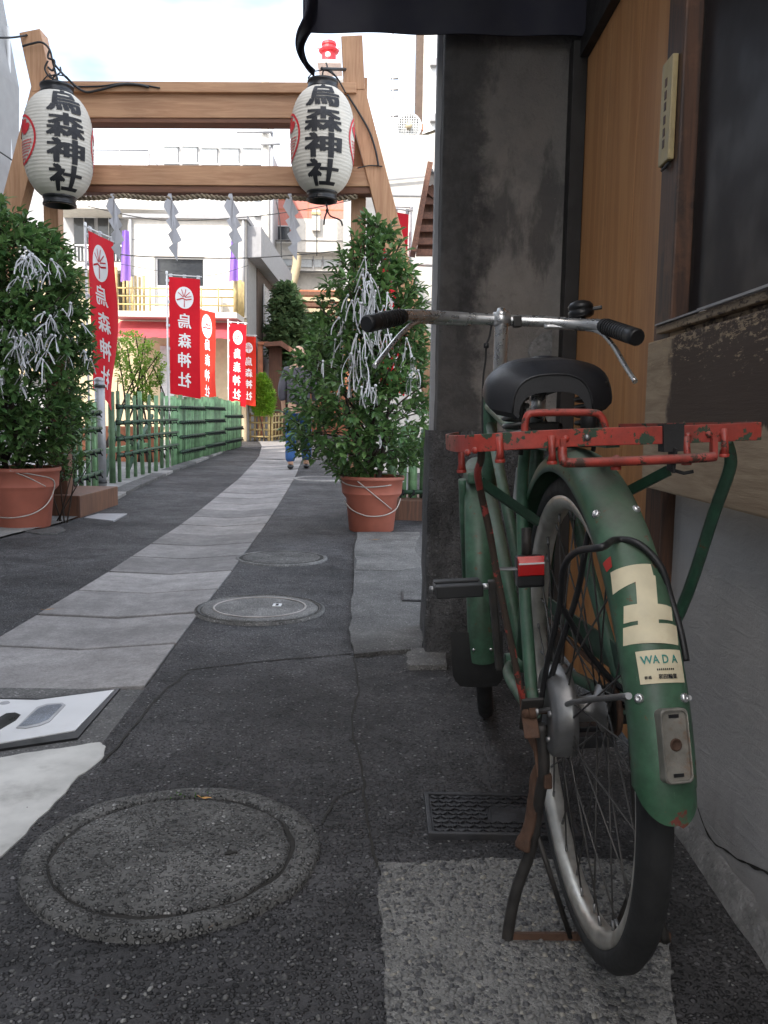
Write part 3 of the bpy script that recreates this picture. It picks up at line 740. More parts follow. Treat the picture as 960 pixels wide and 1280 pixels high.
mb = MB(); mb.boxp((WX - .001, 1.375, .99), (WX + .003, 1.378, 2.02)); mb.boxp((WX + .004, 1.735, .99), (WX + .03, 1.755, 2.02)); mb.build('shutter_edge', M['black_wood'], sh, True, bevel=.002)
MB().boxp((WX - .03, 1.76, -.02), (WX + .06, 1.865, 2.2)).build('post', M['post_wood'], sh, True, bevel=.004)
MB().boxp((WX - .012, 1.866, -.02), (WX + .06, 1.905, 2.2)).build('door_frame', M['black_wood'], sh, True, bevel=.002)
# plank door with two faint seams
for k, (ya, yb) in enumerate(((1.906, 2.22), (2.2215, 2.52), (2.5215, 2.86))):
    MB().boxp((WX + .012, ya, .02), (WX + .04, yb, dtop)).build('door_plank', M['door'], sh, True, bevel=.0015)
MB().boxp((WX - .034, 2.80, -.02), (WX + .011, 2.868, dtop + .05)).build('door_frame', M['black_wood'], sh, True, bevel=.002)
MB().boxp((WX - .014, 1.906, dtop), (WX + .06, 2.7995, dtop + .055)).build('door_lintel', M['black_wood'], sh, True, bevel=.002)
MB().tube([(WX + .012, 1.925, .952), (WX - .005, 1.925, .952)], .012, 10).build('latch', M['black'], sh, True)
# sill and weathered board in front of the post
MB().boxp((WX - .045, -3, .982), (WX + .019, 1.80, .998)).build('sill', M['board'], sh, True, bevel=.003)
MB().boxp((WX - .048, 1.56, .9985), (WX + .005, 1.80, 1.002)).boxp((WX - .05, -3, .9985), (WX - .046, 1.555, 1.003)).build('sill_flashing', M['grey_metal'], sh, True)
MB().boxp((WX - .03, -3, .94), (WX + .018, 1.759, .981)).build('sill_rail', M['board'], sh, True, bevel=.002)
bd = MB(); n = 60
bd.boxp((WX - .05, -3, .665), (WX - .031, 1.835, .968)); bd.build('board', M['board'], sh, True, bevel=.004)
# nameplate on the post
pA, pB = atx(823, 95, WX - .035), atx(838, 200, WX - .035)
npl = thing('nameplate', 'narrow yellowed nameplate fixed upright on the dark door post', 'nameplate', (WX - .031, 1.81, 1.55))
nz0, nz1 = pB.z, pA.z
MB().boxp((WX - .043, 1.785, nz0), (WX - .0305, 1.85, nz1)).build('plate', M['yellow_plate'], npl, True, bevel=.003)
mb = MB()
for z in [nz0 + (nz1 - nz0) * q for q in (.78, .66, .55, .42, .3, .19)]: mb.box((WX - .0435, 1.818, z), (.001, .012, .016))
mb.build('faded_marks', M['post_wood'], npl, True)
MB().tube([(WX - .034, 1.80, nz0), (WX - .04, 1.81, nz0 - .01), (WX - .04, 1.83, nz0 - .01), (WX - .034, 1.84, nz0)], .003, 6).build('hook', M['dark_metal'], npl, True)

# pillar
pil = thing('plaster_pillar', 'tall soot stained plaster pillar with a dark roughcast plinth', 'pillar', (.14, 2.85, 0))
def rough_box(mb, lo, hi, nx, nz, amp, front_only=False):
    lo, hi = Vector(lo), Vector(hi)
    def wob(p): return amp * noise.noise(p * 7) + amp * .5 * noise.noise(p * 23)
    loop = [(lo.x, hi.y), (lo.x, lo.y), (hi.x, lo.y)]
    path_ = [V(*loop[0], 0).lerp(V(*loop[1], 0), i / 6) for i in range(6)] + [V(*loop[1], 0).lerp(V(*loop[2], 0), i / nx) for i in range(nx + 1)]
    def fn(u, v):
        p = path_[round(u * (len(path_) - 1))].copy(); p.z = lo.z + (hi.z - lo.z) * v; k = wob(p); return V(p.x - k * .6, p.y - k, p.z)
    mb.grid(fn, len(path_) - 1, nz, True)
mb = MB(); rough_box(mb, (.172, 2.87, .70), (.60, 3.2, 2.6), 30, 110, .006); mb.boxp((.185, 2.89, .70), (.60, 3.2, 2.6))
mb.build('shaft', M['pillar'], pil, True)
mb = MB(); rough_box(mb, (.146, 2.845, -.03), (.60, 3.24, .765), 30, 50, .010); mb.boxp((.16, 2.87, -.03), (.60, 3.22, .755))
mb.build('plinth', M['plinth'], pil, True)
mb = MB(); mb.boxp((.156, 3.03, .74), (.178, 3.1, 2.6)); mb.build('corner_strip', M['grey_wall'], pil, True, bevel=.003)
mb = MB()
for k, (px_, py_, pts_) in enumerate(((0, 0, [(676, 418), (664, 428), (660, 440), (664, 450), (660, 462), (664, 470), (690, 470), (690, 412), (684, 414)]),)):
    q = [at(a, b, 2.862) for a, b in pts_]; mb.poly([(p.x, 2.857, p.z) for p in q], (0, .012, 0))
mb.build('flaking_render', M['footing'], pil, True, bevel=.002)

# awning, seen from below at the top of the frame
aw = thing('shop_awning', 'dark navy cloth awning with valance hanging over the alley', 'awning', (WX, 2.8, 2.2))
zt = at(540, 42, 2.8).z
mb = MB()
mb.grid(lambda u, v: V(-.275 + (.88 - .003) * u, 2.80 + .006 * math.sin(u * 19) * (1 - v), zt + .0005 * math.sin(u * 9) + .62 * v), 40, 8)
mb.grid(lambda u, v: V(-.275 + (.88 - .003) * u, 2.806 + .006 * math.sin(u * 19) * (1 - v), zt + .0005 * math.sin(u * 9) + .62 * v), 40, 8, flip=True)
mb.build('valance', M['awning'], aw, True, fixn=False)
MB().add([(-.28, 2.81, zt + .62), (.60, 2.81, zt + .9), (.60, .9, zt + .9), (-.28, .9, zt + .62)], [(0, 1, 2, 3)]).build('canopy', M['awning'], aw, True)
mb = MB()
fl = [at(a, b, 2.78) for a, b in ((381, -12), (381, 20), (372, 46), (371, 66), (378, 82), (388, 90))]
fr_ = [at(a, b, 2.77) for a, b in ((397, -12), (394, 22), (384, 42), (380, 58), (385, 78), (395, 91))]
fl, fr_ = spline(fl, 6), spline(fr_, 6)
mb.grid(lambda u, v: fl[round(v * (len(fl) - 1))].lerp(fr_[round(v * (len(fr_) - 1))], u) + V(0, -.035 * math.sin(u * PI * 1.3 + v * 3), 0), 8, len(fl) - 1)
mb.build('loose_flap', M['awning'], aw, True)

# house on the left side of the alley (its far corner edges into the frame)
lh = thing('alley_house', 'pale grey house wall at the left edge with a white pipe', 'house', (-3.75, 8.6, 0))
MB().add([(-3.75, -14, -.1), (-3.75, 8.75, -.1), (-3.62, 8.75, 3.95), (-4.1, 8.75, 6.9), (-4.1, -14, 11), (-3.75, -14, 3)] + [(-9, -14, -.1), (-9, 8.75, -.1), (-9, 8.75, 11), (-9, -14, 11)],
         [(0, 1, 2, 3, 4, 5), (1, 7, 8, 3, 2), (6, 0, 5, 4, 9), (4, 3, 8, 9), (7, 6, 9, 8)]).build('wall', M['alley_wall'], lh, True, fixn=False)
e0, e1 = at(11, -30, 8.62), at(36, 130, 8.62)
MB().boxp((-9, -14, 10.9), (-3.9, 8.4, 11.3)).build('roof', M['grey_metal'], lh, True)
pp = spline([at(17, 40, 8.7), at(18, 100, 8.7), at(17, 140, 8.7), at(20, 200, 8.7), at(22, 260, 8.7)], 5)
MB().tube([p + V(.0, -.12, 0) for p in pp], .018, 6).build('pipe', M['white_metal'], lh, True)

# ================================================================ BICYCLE  (local axes: x forward, y to its left, z up; origin on the ground under the rear axle)
BO = V(.3105, 1.192, 0); BH, BL = .025, .0627
bF = V(-math.sin(BH), math.cos(BH), 0); bL0 = V(-math.cos(BH), -math.sin(BH), 0)
bL = bL0 * math.cos(BL) - V(0, 0, 1) * math.sin(BL); bU = V(0, 0, 1) * math.cos(BL) + bL0 * math.sin(BL)
bike = thing('bicycle', 'old green delivery bicycle with red carrier parked by the door', 'bicycle', BO)
bike.matrix_world = Matrix(((bF.x, bL.x, bU.x, BO.x), (bF.y, bL.y, bU.y, BO.y), (bF.z, bL.z, bU.z, BO.z), (0, 0, 0, 1)))
bike['_o'] = (0, 0, 0)
def bp(px, py, x):                                   # photograph pixel -> bicycle coordinates on the plane at x
    d = ray(px, py); q = CAMP - BO
    a = V(q.dot(bF), q.dot(bL), q.dot(bU)); b = V(d.dot(bF), d.dot(bL), d.dot(bU))
    return a + b * ((x - a.x) / b.x)
AX, BX, BB = V(0, 0, .392), V(1.11, 0, .337), V(.45, 0, .33)
def revolve(mb, prof, c, n=72, a0=0, a1=2 * PI, closed_sec=True, rot=None, smooth=True):
    """prof: [(radius, y)] swept round the axle c; rot: function bending the result (steering)"""
    full = abs(a1 - a0 - 2 * PI) < 1e-6; k = len(prof); m = n if full else n + 1; vs = []
    for i in range(m):
        a = a0 + (a1 - a0) * i / n
        for r, y in prof:
            p = V(c.x + r * math.cos(a), c.y + y, c.z + r * math.sin(a)); vs.append(rot(p) if rot else p)
    fs = []
    for i in range(n):
        i2 = (i + 1) % m
        for j in range(k if closed_sec else k - 1):
            j2 = (j + 1) % k; fs.append((i * k + j, i * k + j2, i2 * k + j2, i2 * k + j))
    if closed_sec and not full: 
        mb.add(vs[:k], [tuple(range(k))]); mb.add(vs[(m - 1) * k:], [tuple(reversed(range(k)))])
    mb.add(vs, fs, smooth)
    return mb
def tyre_prof():
    out = []
    for i in range(20):
        a = 2 * PI * i / 20
        y = .0195 * math.sin(a); r = .3165 + .0205 * math.cos(a)
        if math.cos(a) > .55: r += .0009 * (1 if i % 2 else -1)
        if math.cos(a) < -.5: y *= .75
        out.append((r, y))
    return out
RIM = [(.3075, .0165), (.3075, .0135), (.301, .0125), (.294, .009), (.2915, 0), (.294, -.009), (.301, -.0125), (.3075, -.0135), (.3075, -.0165), (.299, -.016), (.289, -.0115), (.2865, 0), (.289, .0115), (.299, .016)]
STEER = R(-8)
def steer(p):
    x, y = p.x - 1.05, p.y; return V(1.05 + x * math.cos(STEER) - y * math.sin(STEER), x * math.sin(STEER) + y * math.cos(STEER), p.z)
def wheel(name, c, rot, hub_w, hub_r, ph):
    hub = MB()
    hub.lathe([(0, -hub_w - .012), (.006, -hub_w - .012), (.006, -hub_w), (hub_r, -hub_w), (hub_r, -hub_w + .004), (hub_r * .55, -hub_w + .01), (hub_r * .5, hub_w - .01), (hub_r, hub_w - .004), (hub_r, hub_w), (.006, hub_w), (.006, hub_w + .012), (0, hub_w + .012)], c, 20, (0, 1, 0))
    if rot: hub.v = [rot(p) for p in hub.v]
    h = hub.build(name, M['alloy'], bike)
    t = MB(); revolve(t, tyre_prof(), c, 120, rot=rot); t.build('tyre', M['rubber'], h)
    r = MB(); revolve(r, RIM, c, 120, rot=rot); r.build('rim', M['rim'], h)
    sp = MB(); ni = MB()
    for i in range(36):
        a = 2 * PI * i / 36 + ph; s = 1 if i % 2 else -1; ah = a + (.95 if (i // 2) % 2 else -.95)
        p0 = V(c.x + hub_r * .9 * math.cos(ah), c.y + s * (hub_w - .002), c.z + hub_r * .9 * math.sin(ah)); p1 = V(c.x + .289 * math.cos(a), c.y + s * .002, c.z + .289 * math.sin(a))
        n0 = p1.lerp(p0, .055)
        if rot: p0, p1, n0 = rot(p0), rot(p1), rot(n0)
        sp.tube([p0, p1], .00135, 5); ni.tube([p1, n0], .0024, 6)
    sp.build('spoke_set', M['spoke'], h, fixn=False, kind='stuff'); ni.build('nipple_set', M['alloy'], h, fixn=False, kind='stuff')
    return h
rw = wheel('rear_wheel', AX, None, .032, .034, .02)
fwh = wheel('front_wheel', BX, steer, .028, .018, .05)
# rear drum brake, silver drum on the left of the hub
dm = MB(); dm.lathe([(0, .048), (.012, .05), (.02, .048), (.05, .052), (.058, .05), (.064, .045), (.065, .030), (.066, .028), (.066, .018), (.05, .016), (0, .016)], AX, 40, (0, 1, 0)); dm.build('drum_brake', M['alloy'], bike)
dr2 = MB()
for i in range(5):
    a = i * 2 * PI / 5 + .4; dr2.lathe([(0, .055), (.004, .055), (.005, .052), (.005, .048)], AX + V(.04 * math.cos(a), 0, .04 * math.sin(a)), 8, (0, 1, 0))
dr2.build('drum_bolts', M['alloy'], bike)
# sprocket + freewheel on the right
sp = MB(); sp.lathe([(0, -.05), (.034, -.05), (.036, -.046), (.034, -.042), (0, -.042)], AX, 18, (0, 1, 0)); sp.build('sprocket', M['dark_steel'], bike)
MB().tube([AX + V(0, -.085, 0), AX + V(0, .085, 0)], .0048, 8).lathe([(.009, .076), (.009, .083), (0, .083)], AX, 6, (0, 1, 0)).lathe([(.011, .066), (.011, .075), (0, .075)], AX, 6, (0, 1, 0)).build('axle', M['rust'], bike)

# mudguards: hollow arched section
def guard_prof(hw, r, drop, th=.0012):
    o = []; n = 12
    for i in range(n + 1):
        t = PI * (i / n - .5); y = hw * math.sin(t); rr = r - drop * (1 - math.cos(t) ** .9) if abs(math.cos(t)) > 1e-6 else r - drop
        o.append((rr, y))
    o = [(r - drop - .006, -hw + .0005)] + o + [(r - drop - .006, hw - .0005)]
    i_ = [(rr - th * (1.5 if abs(y) < hw * .8 else .3), y * (1 - th / hw)) for rr, y in reversed(o)]
    return o + i_
GR_, GW, GD = .374, .0325, .026
g1 = MB(); revolve(g1, guard_prof(GW, GR_, GD), AX, 90, R(18), R(173.5)); gd = g1.build('rear_mudguard', M['green'], bike)
def gsurf(a, y, off=.0008):                          # point on the rear mudguard: angle (deg), across
    c_ = math.sqrt(max(0, 1 - min(1, abs(y) / GW) ** 2)); r = GR_ - GD * (1 - c_ ** .9) + off
    return V(AX.x + r * math.cos(R(a)), y, AX.z + r * math.sin(R(a)))
# its ragged rounded lower lip
lip = MB(); nu = 14
def lipf(u, v, off):
    y = GW * (2 * u - 1) * .999; e = 173.5 + (5.2 * (1 - ((2 * u - 1) ** 2)) ** .6 + (.7 if u < .4 else 0)) * v
    return gsurf(e, y, off)
lip.grid(lambda u, v: lipf(u, v, 0), nu, 5); lip.grid(lambda u, v: lipf(u, v, -.0012), nu, 5, flip=True)
lip.build('mudguard_lip', M['green'], gd, fixn=False)
def on_guard(mb, corners, n=6, off=.0012):           # corners (a, y): top-left, top-right, bottom-right, bottom-left
    (a0, y0), (a1, y1), (a2, y2), (a3, y3) = corners
    mb.grid(lambda u, v: gsurf((a0 * (1 - u) + a1 * u) * (1 - v) + (a3 * (1 - u) + a2 * u) * v, (y0 * (1 - u) + y1 * u) * (1 - v) + (y3 * (1 - u) + y2 * u) * v, off), n, n)
for cs, of in ((((136.9, .0285), (136.6, -.014), (139.0, -.0135), (141.0, .0305)), .0010), (((138.4, .0065), (138.9, -.0155), (150.4, -.0035), (150.2, .0172)), .0016), (((143.8, .024), (144.2, -.0275), (146.8, -.0245), (146.7, .027)), .0011), (((147.4, .028), (147.4, -.029), (150.9, -.0255), (150.3, .0302)), .0012)):
    mb = MB(); on_guard(mb, cs, 8, of); mb.build('tape_strip', M['tape'], gd, fixn=False)
mb = MB(); on_guard(mb, ((151.7, .0215), (151.7, -.0265), (156.9, -.0255), (156.9, .0212)), 10, .0012); st = mb.build('sticker', M['tape'], gd, fixn=False)
def guard_text(body, a, y, hgt, wfac, mat_, off=.0018, bold=.02):
    vs, fs, wd, ht = text_mesh(body, 1.0, bold, .12); k = hgt / ht
    mb = MB(); mb.add([gsurf(a - v.y * k / GR_ * 180 / PI, y - v.x * k * wfac, off + v.z * .0001) for v in vs], fs)
    return mb.build('lettering', mat_, st, fixn=False)
guard_text('W', 153.2, .0125, .0085, .9, M['sticker_teal']); guard_text('A', 153.2, .0035, .0085, .8, M['sticker_teal'])
guard_text('D', 153.2, -.0065, .0085, .8, M['sticker_teal']); guard_text('A', 153.2, -.0165, .0085, .8, M['sticker_teal'])
guard_text('和田輪業', 155.9, -.0065, .0052, .92, M['ink'], bold=.035); guard_text('新橋', 155.95, .0135, .0036, .9, M['ink'])
mb = MB()
for i in range(9): on_guard(mb, ((154.65, .004 - i * .0021), (154.65, .0027 - i * .0021), (154.95, .0027 - i * .0021), (154.95, .004 - i * .0021)), 1, .0018)
mb.build('fine_print', M['ink'], st, fixn=False)
for a, y, l in ((135.1, .0310, None),):
    mb = MB(); on_guard(mb, ((a - 1.0, y + .001), (a - 1.2, y - .006), (a + .9, y - .005), (a + 1.2, y)), 3, .001); mb.build('primer_spot', M['rust_spot'], gd, fixn=False)
for a, y in ((123.3, .0255), (123.2, -.0205), (159.0, .0235), (159.3, -.0220)):
    p = gsurf(a, y, 0); nrm = V(math.cos(R(a)), y / GW * .8, math.sin(R(a))).normalized()
    MB().lathe([(.0052, -.001), (.0052, .0012), (.0040, .0032), (.0018, .004), (.0016, .0026), (0, .0026)], p, 12, nrm).build('bolt', M['chrome'], gd)
# the empty lamp base on the mudguard
La = 166.3; Lc = gsurf(La, -.004, 0); tn = V(-math.sin(R(La)), 0, math.cos(R(La))); nr = V(math.cos(R(La)), -.18, math.sin(R(La))).normalized(); sdv = nr.cross(tn).normalized()
tn = sdv.cross(nr)
def rrect(hx, hz, r, n=5):
    o = []
    for cx_, cz_, a0 in ((hx - r, hz - r, 0), (-hx + r, hz - r, 90), (-hx + r, -hz + r, 180), (hx - r, -hz + r, 270)):
        o += [(cx_ + r * math.cos(R(a0 + 90 * i / n)), cz_ + r * math.sin(R(a0 + 90 * i / n))) for i in range(n + 1)]
    return o
def lampring(mb, layers):
    k = None; vs = []
    for hx, hz, r, d in layers:
        q = rrect(hx, hz, r); k = len(q); vs += [Lc + sdv * x + tn * z + nr * d for x, z in q]
    fs = [(i * k + j, i * k + (j + 1) % k, (i + 1) * k + (j + 1) % k, (i + 1) * k + j) for i in range(len(layers) - 1) for j in range(k)]
    fs.append(tuple((len(layers) - 1) * k + j for j in range(k))); mb.add(vs, fs)
mb = MB(); lampring(mb, [(.0152, .0365, .006, -.008), (.0152, .0365, .006, .006), (.0143, .0352, .006, .0075), (.0133, .034, .006, .0072), (.0128, .0335, .005, .0045)]); lb = mb.build('lamp_base', M['lamp_base'], gd)
MB().lathe([(.0065, .0046), (.0062, .0056), (.0048, .006), (.0043, .0048), (0, .0047)], Lc - tn * .001 + nr * 0, 16, nr).build('lamp_socket', M['rust'], lb)
Rm = Matrix((sdv, tn, nr)).transposed()
for k in (.0285, -.029): MB().box(Lc + tn * k + nr * .0046, (.011, .0035, .0015), Rm).build('lamp_slot', M['black'], lb)

# front mudguard + flap
g2 = MB(); revolve(g2, guard_prof(.033, .366, .026), BX, 80, R(48), R(196), rot=steer); fg = g2.build('front_mudguard', M['green_clean'], bike)
mb = MB(); aa = [R(x) for x in (184, 207)]
def flapf(u, v):
    a = aa[0] + (aa[-1] - aa[0]) * v; r = .352 + .010 * v - .006 * (2 * u - 1) ** 2; hw = .060 * (1 - .25 * max(0, v - .75) ** 2 * 16 * (abs(2 * u - 1) ** 4))
    return steer(V(BX.x + r * math.cos(a), .012 + hw * (1 - 2 * u), BX.z + r * math.sin(a)))
mb.grid(flapf, 14, 10); mb.grid(lambda u, v: flapf(u, v) + V(.004, 0, 0), 14, 10, flip=True); mb.build('mud_flap', M['rubber'], fg, fixn=False)
for y in (.02, -.02):
    a = R(190); MB().lathe([(.004, 0), (.004, .002), (0, .003)], steer(V(BX.x + .362 * math.cos(a), y, BX.z + .362 * math.sin(a))), 8, (-1, 0, -.2)).build('bolt', M['chrome'], fg)
# frame
fm = MB()
seat_top = V(.255, 0, .80); hd0, hd1 = V(.86, 0, .585), V(.775, 0, .87)
fm.tube([BB, seat_top], .0148, 14); fm.tube([hd1 + (hd0 - hd1) * .12, seat_top + V(.015, 0, -.045)], .0145, 14)
fm.tube([BB, hd0 + (hd1 - hd0) * .18], .0155, 14); fm.tube([hd0, hd1], .0175, 14)
fm.tube([BB + V(0, -.036, 0), BB + V(0, .036, 0)], .02, 14)
fm.tube([V(.39, .012, .52), V(.80, 0, .80)], .0115, 10)
fm.build('frame', M['green_clean'], bike)
for s in (1, -1):
    MB().tube(spline([(.245, .02 * s, .775), (.21, .036 * s, .70), (.13, .052 * s, .56), (.035, .064 * s, .43), (.0, .066 * s, .395)], 5), [.0095] * 16 + [.0088] * 5, 10).build('seat_stay', M['green_clean'], bike)
    MB().tube(spline([BB + V(-.01, .028 * s, 0), (.33, .05 * s, .345), (.12, .064 * s, .375), (0, .066 * s, .39)], 5), .0098, 10).build('chain_stay', M['green_clean'], bike)
    MB().tube(spline([steer(V(*p)) for p in ((.905, .036 * s, .66), (.94, .038 * s, .55), (1.03, .040 * s, .42), (1.105, .042 * s, .337))], 5), .0095, 10).build('fork_leg', M['green_clean'], bike)
MB().bar((-.012, .070, .415), (.02, .070, .36), .032, .005).build('dropout', M['dark_steel'], bike, bevel=.002)
MB().bar((-.012, -.070, .415), (.02, -.070, .36), .032, .005).build('dropout', M['dark_steel'], bike, bevel=.002)
mb = MB(); mb.box((.93, 0, .665), (.11, .09, .03)); mb.build('fork_crown', M['green_clean'], bike, bevel=.008)
q = V(.268, .017, .705); dec = MB(); dec.grid(lambda u, v: V(.262 - .045 * v + .0 * u, .030 + .016 * v + .009 * (.5 - u) * (1 - v * .3), .722 - .05 * v) + V(-.0125, .004, .004), 3, 3)
dec.build('frame_decal', M['white_strip'], bike, fixn=False)
# crank set, chain, pedals
for s in (1, -1):
    e = BB + V(0, .058 * s, .155 * s); c = MB(); c.bar(BB + V(0, .048 * s, -.012 * s), e + V(0, 0, .012 * s), .014, .02, (0, 1, 0)); ck = c.build('crank_arm', M['dark_steel'], bike, bevel=.003)
    pe = MB(); pe.tube([e, e + V(0, .02 * s, 0)], .006, 8); pe.build('pedal_axle', M['chrome'], bike)
    pd = MB()
    for dx in (-.026, .026):
        pd.box(e + V(dx, .066 * s, 0), (.026, .09, .024))
    for dy in (.022, .110): pd.box(e + V(0, dy * s, 0), (.060, .005, .018))
    pd.tube([e + V(0, .02 * s, 0), e + V(0, .118 * s, 0)], .006, 8); pdo = pd.build('pedal', M['grip'], bike, bevel=.003)
    MB().lathe([(.006, 0), (.006, .006), (0, .008)], e + V(0, .114 * s, 0), 10, (0, s, 0)).build('pedal_cap', M['alloy'], bike)
mb = MB(); mb.lathe([(.028, -.05), (.085, -.05), (.086, -.046), (.028, -.046)], BB, 44, (0, 1, 0)); mb.build('chainring', M['dark_steel'], bike)
ch = MB()
cpts = [BB + V(.087 * math.cos(a), -.048, .087 * math.sin(a)) for a in [R(95 - 10 * i) for i in range(19)]] + [AX + V(.037 * math.cos(a), -.046, .037 * math.sin(a)) for a in [R(-85 - 12 * i) for i in range(16)]]
ch.tube(cpts, .0045, 6, closed=True); ch.build('chain', M['rust'], bike)
# chain guard plate (open), seen edge-on
cg = MB(); cg.bar((.02, -.062, .455), (.50, -.062, .425), .004, .045, (0, 1, 0)); cg.build('chain_guard', M['green_dark'], bike, bevel=.0015)

# saddle
sd2 = MB(); NS = 20
def sadd(u, v, o=0):
    x = .055 + .285 * v
    hw = (.094 * min(1, (v / .12 + .45)) ** .6 if v < .12 else .096) ; hw = hw * (1 - .72 * max(0, (v - .25) / .75) ** 1.1) - o
    t = (2 * u - 1); top = .902 - .010 * math.cos(v * 5) - .012 * v - .022 * max(0, .16 - v) / .16 - o
    drop = .053 * (1 - .25 * v)
    k = abs(t); y = hw * math.sin(k * PI / 2) ** .85 * (1 if t > 0 else -1); z = top - drop * (k ** 2.3) - o * 1.8 * (1 - k * k)
    return V(x, y + .017 * (1 - v), z)
sd2.grid(lambda u, v: sadd(u, v), NS, 18); sd2.grid(lambda u, v: sadd(u, v, .009), NS, 18, flip=True)
rim_o = [sadd(i / NS, 0) for i in range(NS + 1)]; rim_i = [sadd(i / NS, 0, .009) for i in range(NS + 1)]
sd2.add(rim_o + rim_i, [(i, i + 1, NS + 2 + i, NS + 1 + i) for i in range(NS)])
nos = [sadd(i / NS, 1) for i in range(NS + 1)]; sd2.add(nos, [tuple(range(NS + 1))])
for sgn in (0, 1): sd2.add([sadd(sgn, i / 18) for i in range(19)] + [sadd(sgn, i / 18, .009) for i in range(19)], [(i, i + 1, 20 + i, 19 + i) for i in range(18)])
sa = sd2.build('saddle', M['vinyl'], bike)
piping = MB(); piping.tube([sadd(i / NS, 0) + V(-.001, 0, 0) for i in range(NS + 1)], .0016, 8); piping.build('saddle_edge', M['vinyl'], sa)
MB().lathe([(.024, 0), (.022, .004), (.012, .007), (0, .008)], V(.19, .0, .898), 16).build('saddle_badge', M['vinyl'], sa)
for s, x in ((1, .105), (-1, .115)):
    h = []; y0 = .062 * s if s > 0 else -.050
    for i in range(73):
        a = i / 72 * 6 * 2 * PI; h.append(V(x + .0185 * math.cos(a), y0 + .0185 * math.sin(a), .772 + .070 * i / 72))
    MB().tube(h, .0034, 7).build('coil_spring', M['alloy'], sa)
    MB().lathe([(.0, 0), (.021, .001), (.021, .006), (0, .007)], V(x, y0, .764), 16).lathe([(.0, 0), (.02, .001), (.02, .006), (0, .007)], V(x, y0, .843), 16).build('spring_cup', M['dark_steel'], sa)
mb = MB()
for s in (1, -1): mb.tube(spline([(.105, .055 * s, .765), (.18, .04 * s, .768), (.25, .02 * s, .785), (.32, .012 * s, .84)], 5), .0045, 8); mb.tube(spline([(.075, .055 * s, .85), (.09, .057 * s, .80), (.11, .055 * s, .755)], 4), .004, 6)
mb.tube([(.105, .062, .766), (.105, -.052, .766)], .005, 8); mb.tube([(.075, .07, .852), (.075, -.07, .852)], .005, 8)
mb.build('saddle_frame', M['dark_steel'], sa)
MB().tube([seat_top, (.232, 0, .85)], .0125, 12).build('seat_post', M['chrome'], bike)
MB().box((.225, 0, .79), (.035, .055, .02)).tube([(.225, -.035, .79), (.225, .035, .79)], .008, 8).build('seat_clamp', M['dark_steel'], bike, bevel=.003)
MB().lathe([(.009, 0), (.012, .004), (.012, .022), (.008, .028), (0, .028)], bp(736, 537, .07), 10).build('rubber_stop', M['grip'], bike)

# handlebar, stem, bell, grips, rod brake levers
hb = [bp(458, 405, .50), bp(485, 399, .565), bp(510, 394, .63), bp(540, 395, .69), bp(580, 397.5, .715), bp(627, 400, .72), bp(680, 402, .71), bp(722, 405, .685), bp(748, 406, .65), bp(770, 410, .58), bp(797, 422, .475)]
hs = spline(hb[1:-1], 6); MB().tube(hs, .0124, 12).build('handlebar', M['chrome'], bike)
def grip(a, b, lab):
    a, b = Vector(a), Vector(b); d = (b - a); pts_ = [a + d * t for t in (0, .03, .06, .5, .9, .97, 1.0)]
    MB().tube(pts_, [.0135, .0155, .0148, .0165, .0172, .0172, .0135], 14).build('grip', M['grip'], bike)
    rg = MB()
    for i in range(10):
        c = a + d * (.12 + .07 * i); rg.tube([c, c + d * .03], .0174, 14)
    rg.build('grip_ribs', M['grip'], bike)
grip(hb[2] + (hb[1] - hb[2]) * .25, hb[0], 'l'); grip(hb[8] + (hb[9] - hb[8]) * .25, hb[10], 'r')
stm = MB(); s0, s1 = bp(627, 399, .72), bp(624, 470, .765)
stm.tube([s0 + V(0, 0, .012), s0, s1, s1 + (s1 - s0) * .6], [.0150, .0152, .0146, .0146], 14); stm.lathe([(.0155, 0), (.0155, .004), (.010, .008), (.008, .014), (0, .015)], s0 + V(0, 0, .010), 14)
stm.tube([s0 + V(0, .018, 0), s0 + V(0, -.018, 0)], .016, 14); stm.build('stem', M['chrome'], bike)
MB().box(s0 + V(-.01, -.032, -.008), (.02, .018, .024)).build('lamp_bracket', M['dark_steel'], bike, bevel=.003)
lv = MB(); lv.tube(spline([bp(590, 404, .72), bp(545, 402.5, .70), bp(522, 402, .66), bp(505, 414, .61), bp(488, 433, .57), bp(468, 458, .53)], 5), [.0055] * 21 + [.0050, .005, .005, .0052, .0056], 8); lv.build('brake_lever', M['chrome'], bike)
lv = MB(); lv.tube(spline([bp(680, 408, .70), bp(722, 410, .69), bp(748, 414, .65), bp(765, 430, .60), bp(780, 455, .55), bp(794, 477, .50)], 5), [.0055] * 21 + [.0050, .005, .005, .0052, .0056], 8); lv.build('brake_lever', M['chrome'], bike)
bc = bp(727, 402, .70)
be = MB(); be.lathe([(0, .008), (.020, .008), (.0265, .012), (.028, .018), (.0265, .023), (.022, .025), (.0265, .027), (.027, .034), (.021, .041), (.009, .045), (0, .046)], bc, 24, (0, .05, 1)); bl = be.build('bell', M['black'], bike)
MB().bar(bc + V(0, -.022, .026), bc + V(-.004, -.044, .028), .012, .008).build('bell_thumb', M['black'], bl, bevel=.002)
MB().tube([bc + V(0, .006, 0), bc + V(0, -.006, 0)], .0135, 12).build('bell_clamp', M['black'], bl)
ca = MB(); ca.tube(spline([bp(615, 402, .73), bp(612, 420, .73), bp(608, 432, .73), bp(607, 450, .735), bp(604, 475, .74), bp(603, 520, .74), bp(604, 560, .74)], 5), .0024, 6); ca.lathe([(0, 0), (.006, .002), (.006, .012), (0, .014)], bp(608, 436, .73), 8); ca.build('brake_cable', M['cable'], bike)

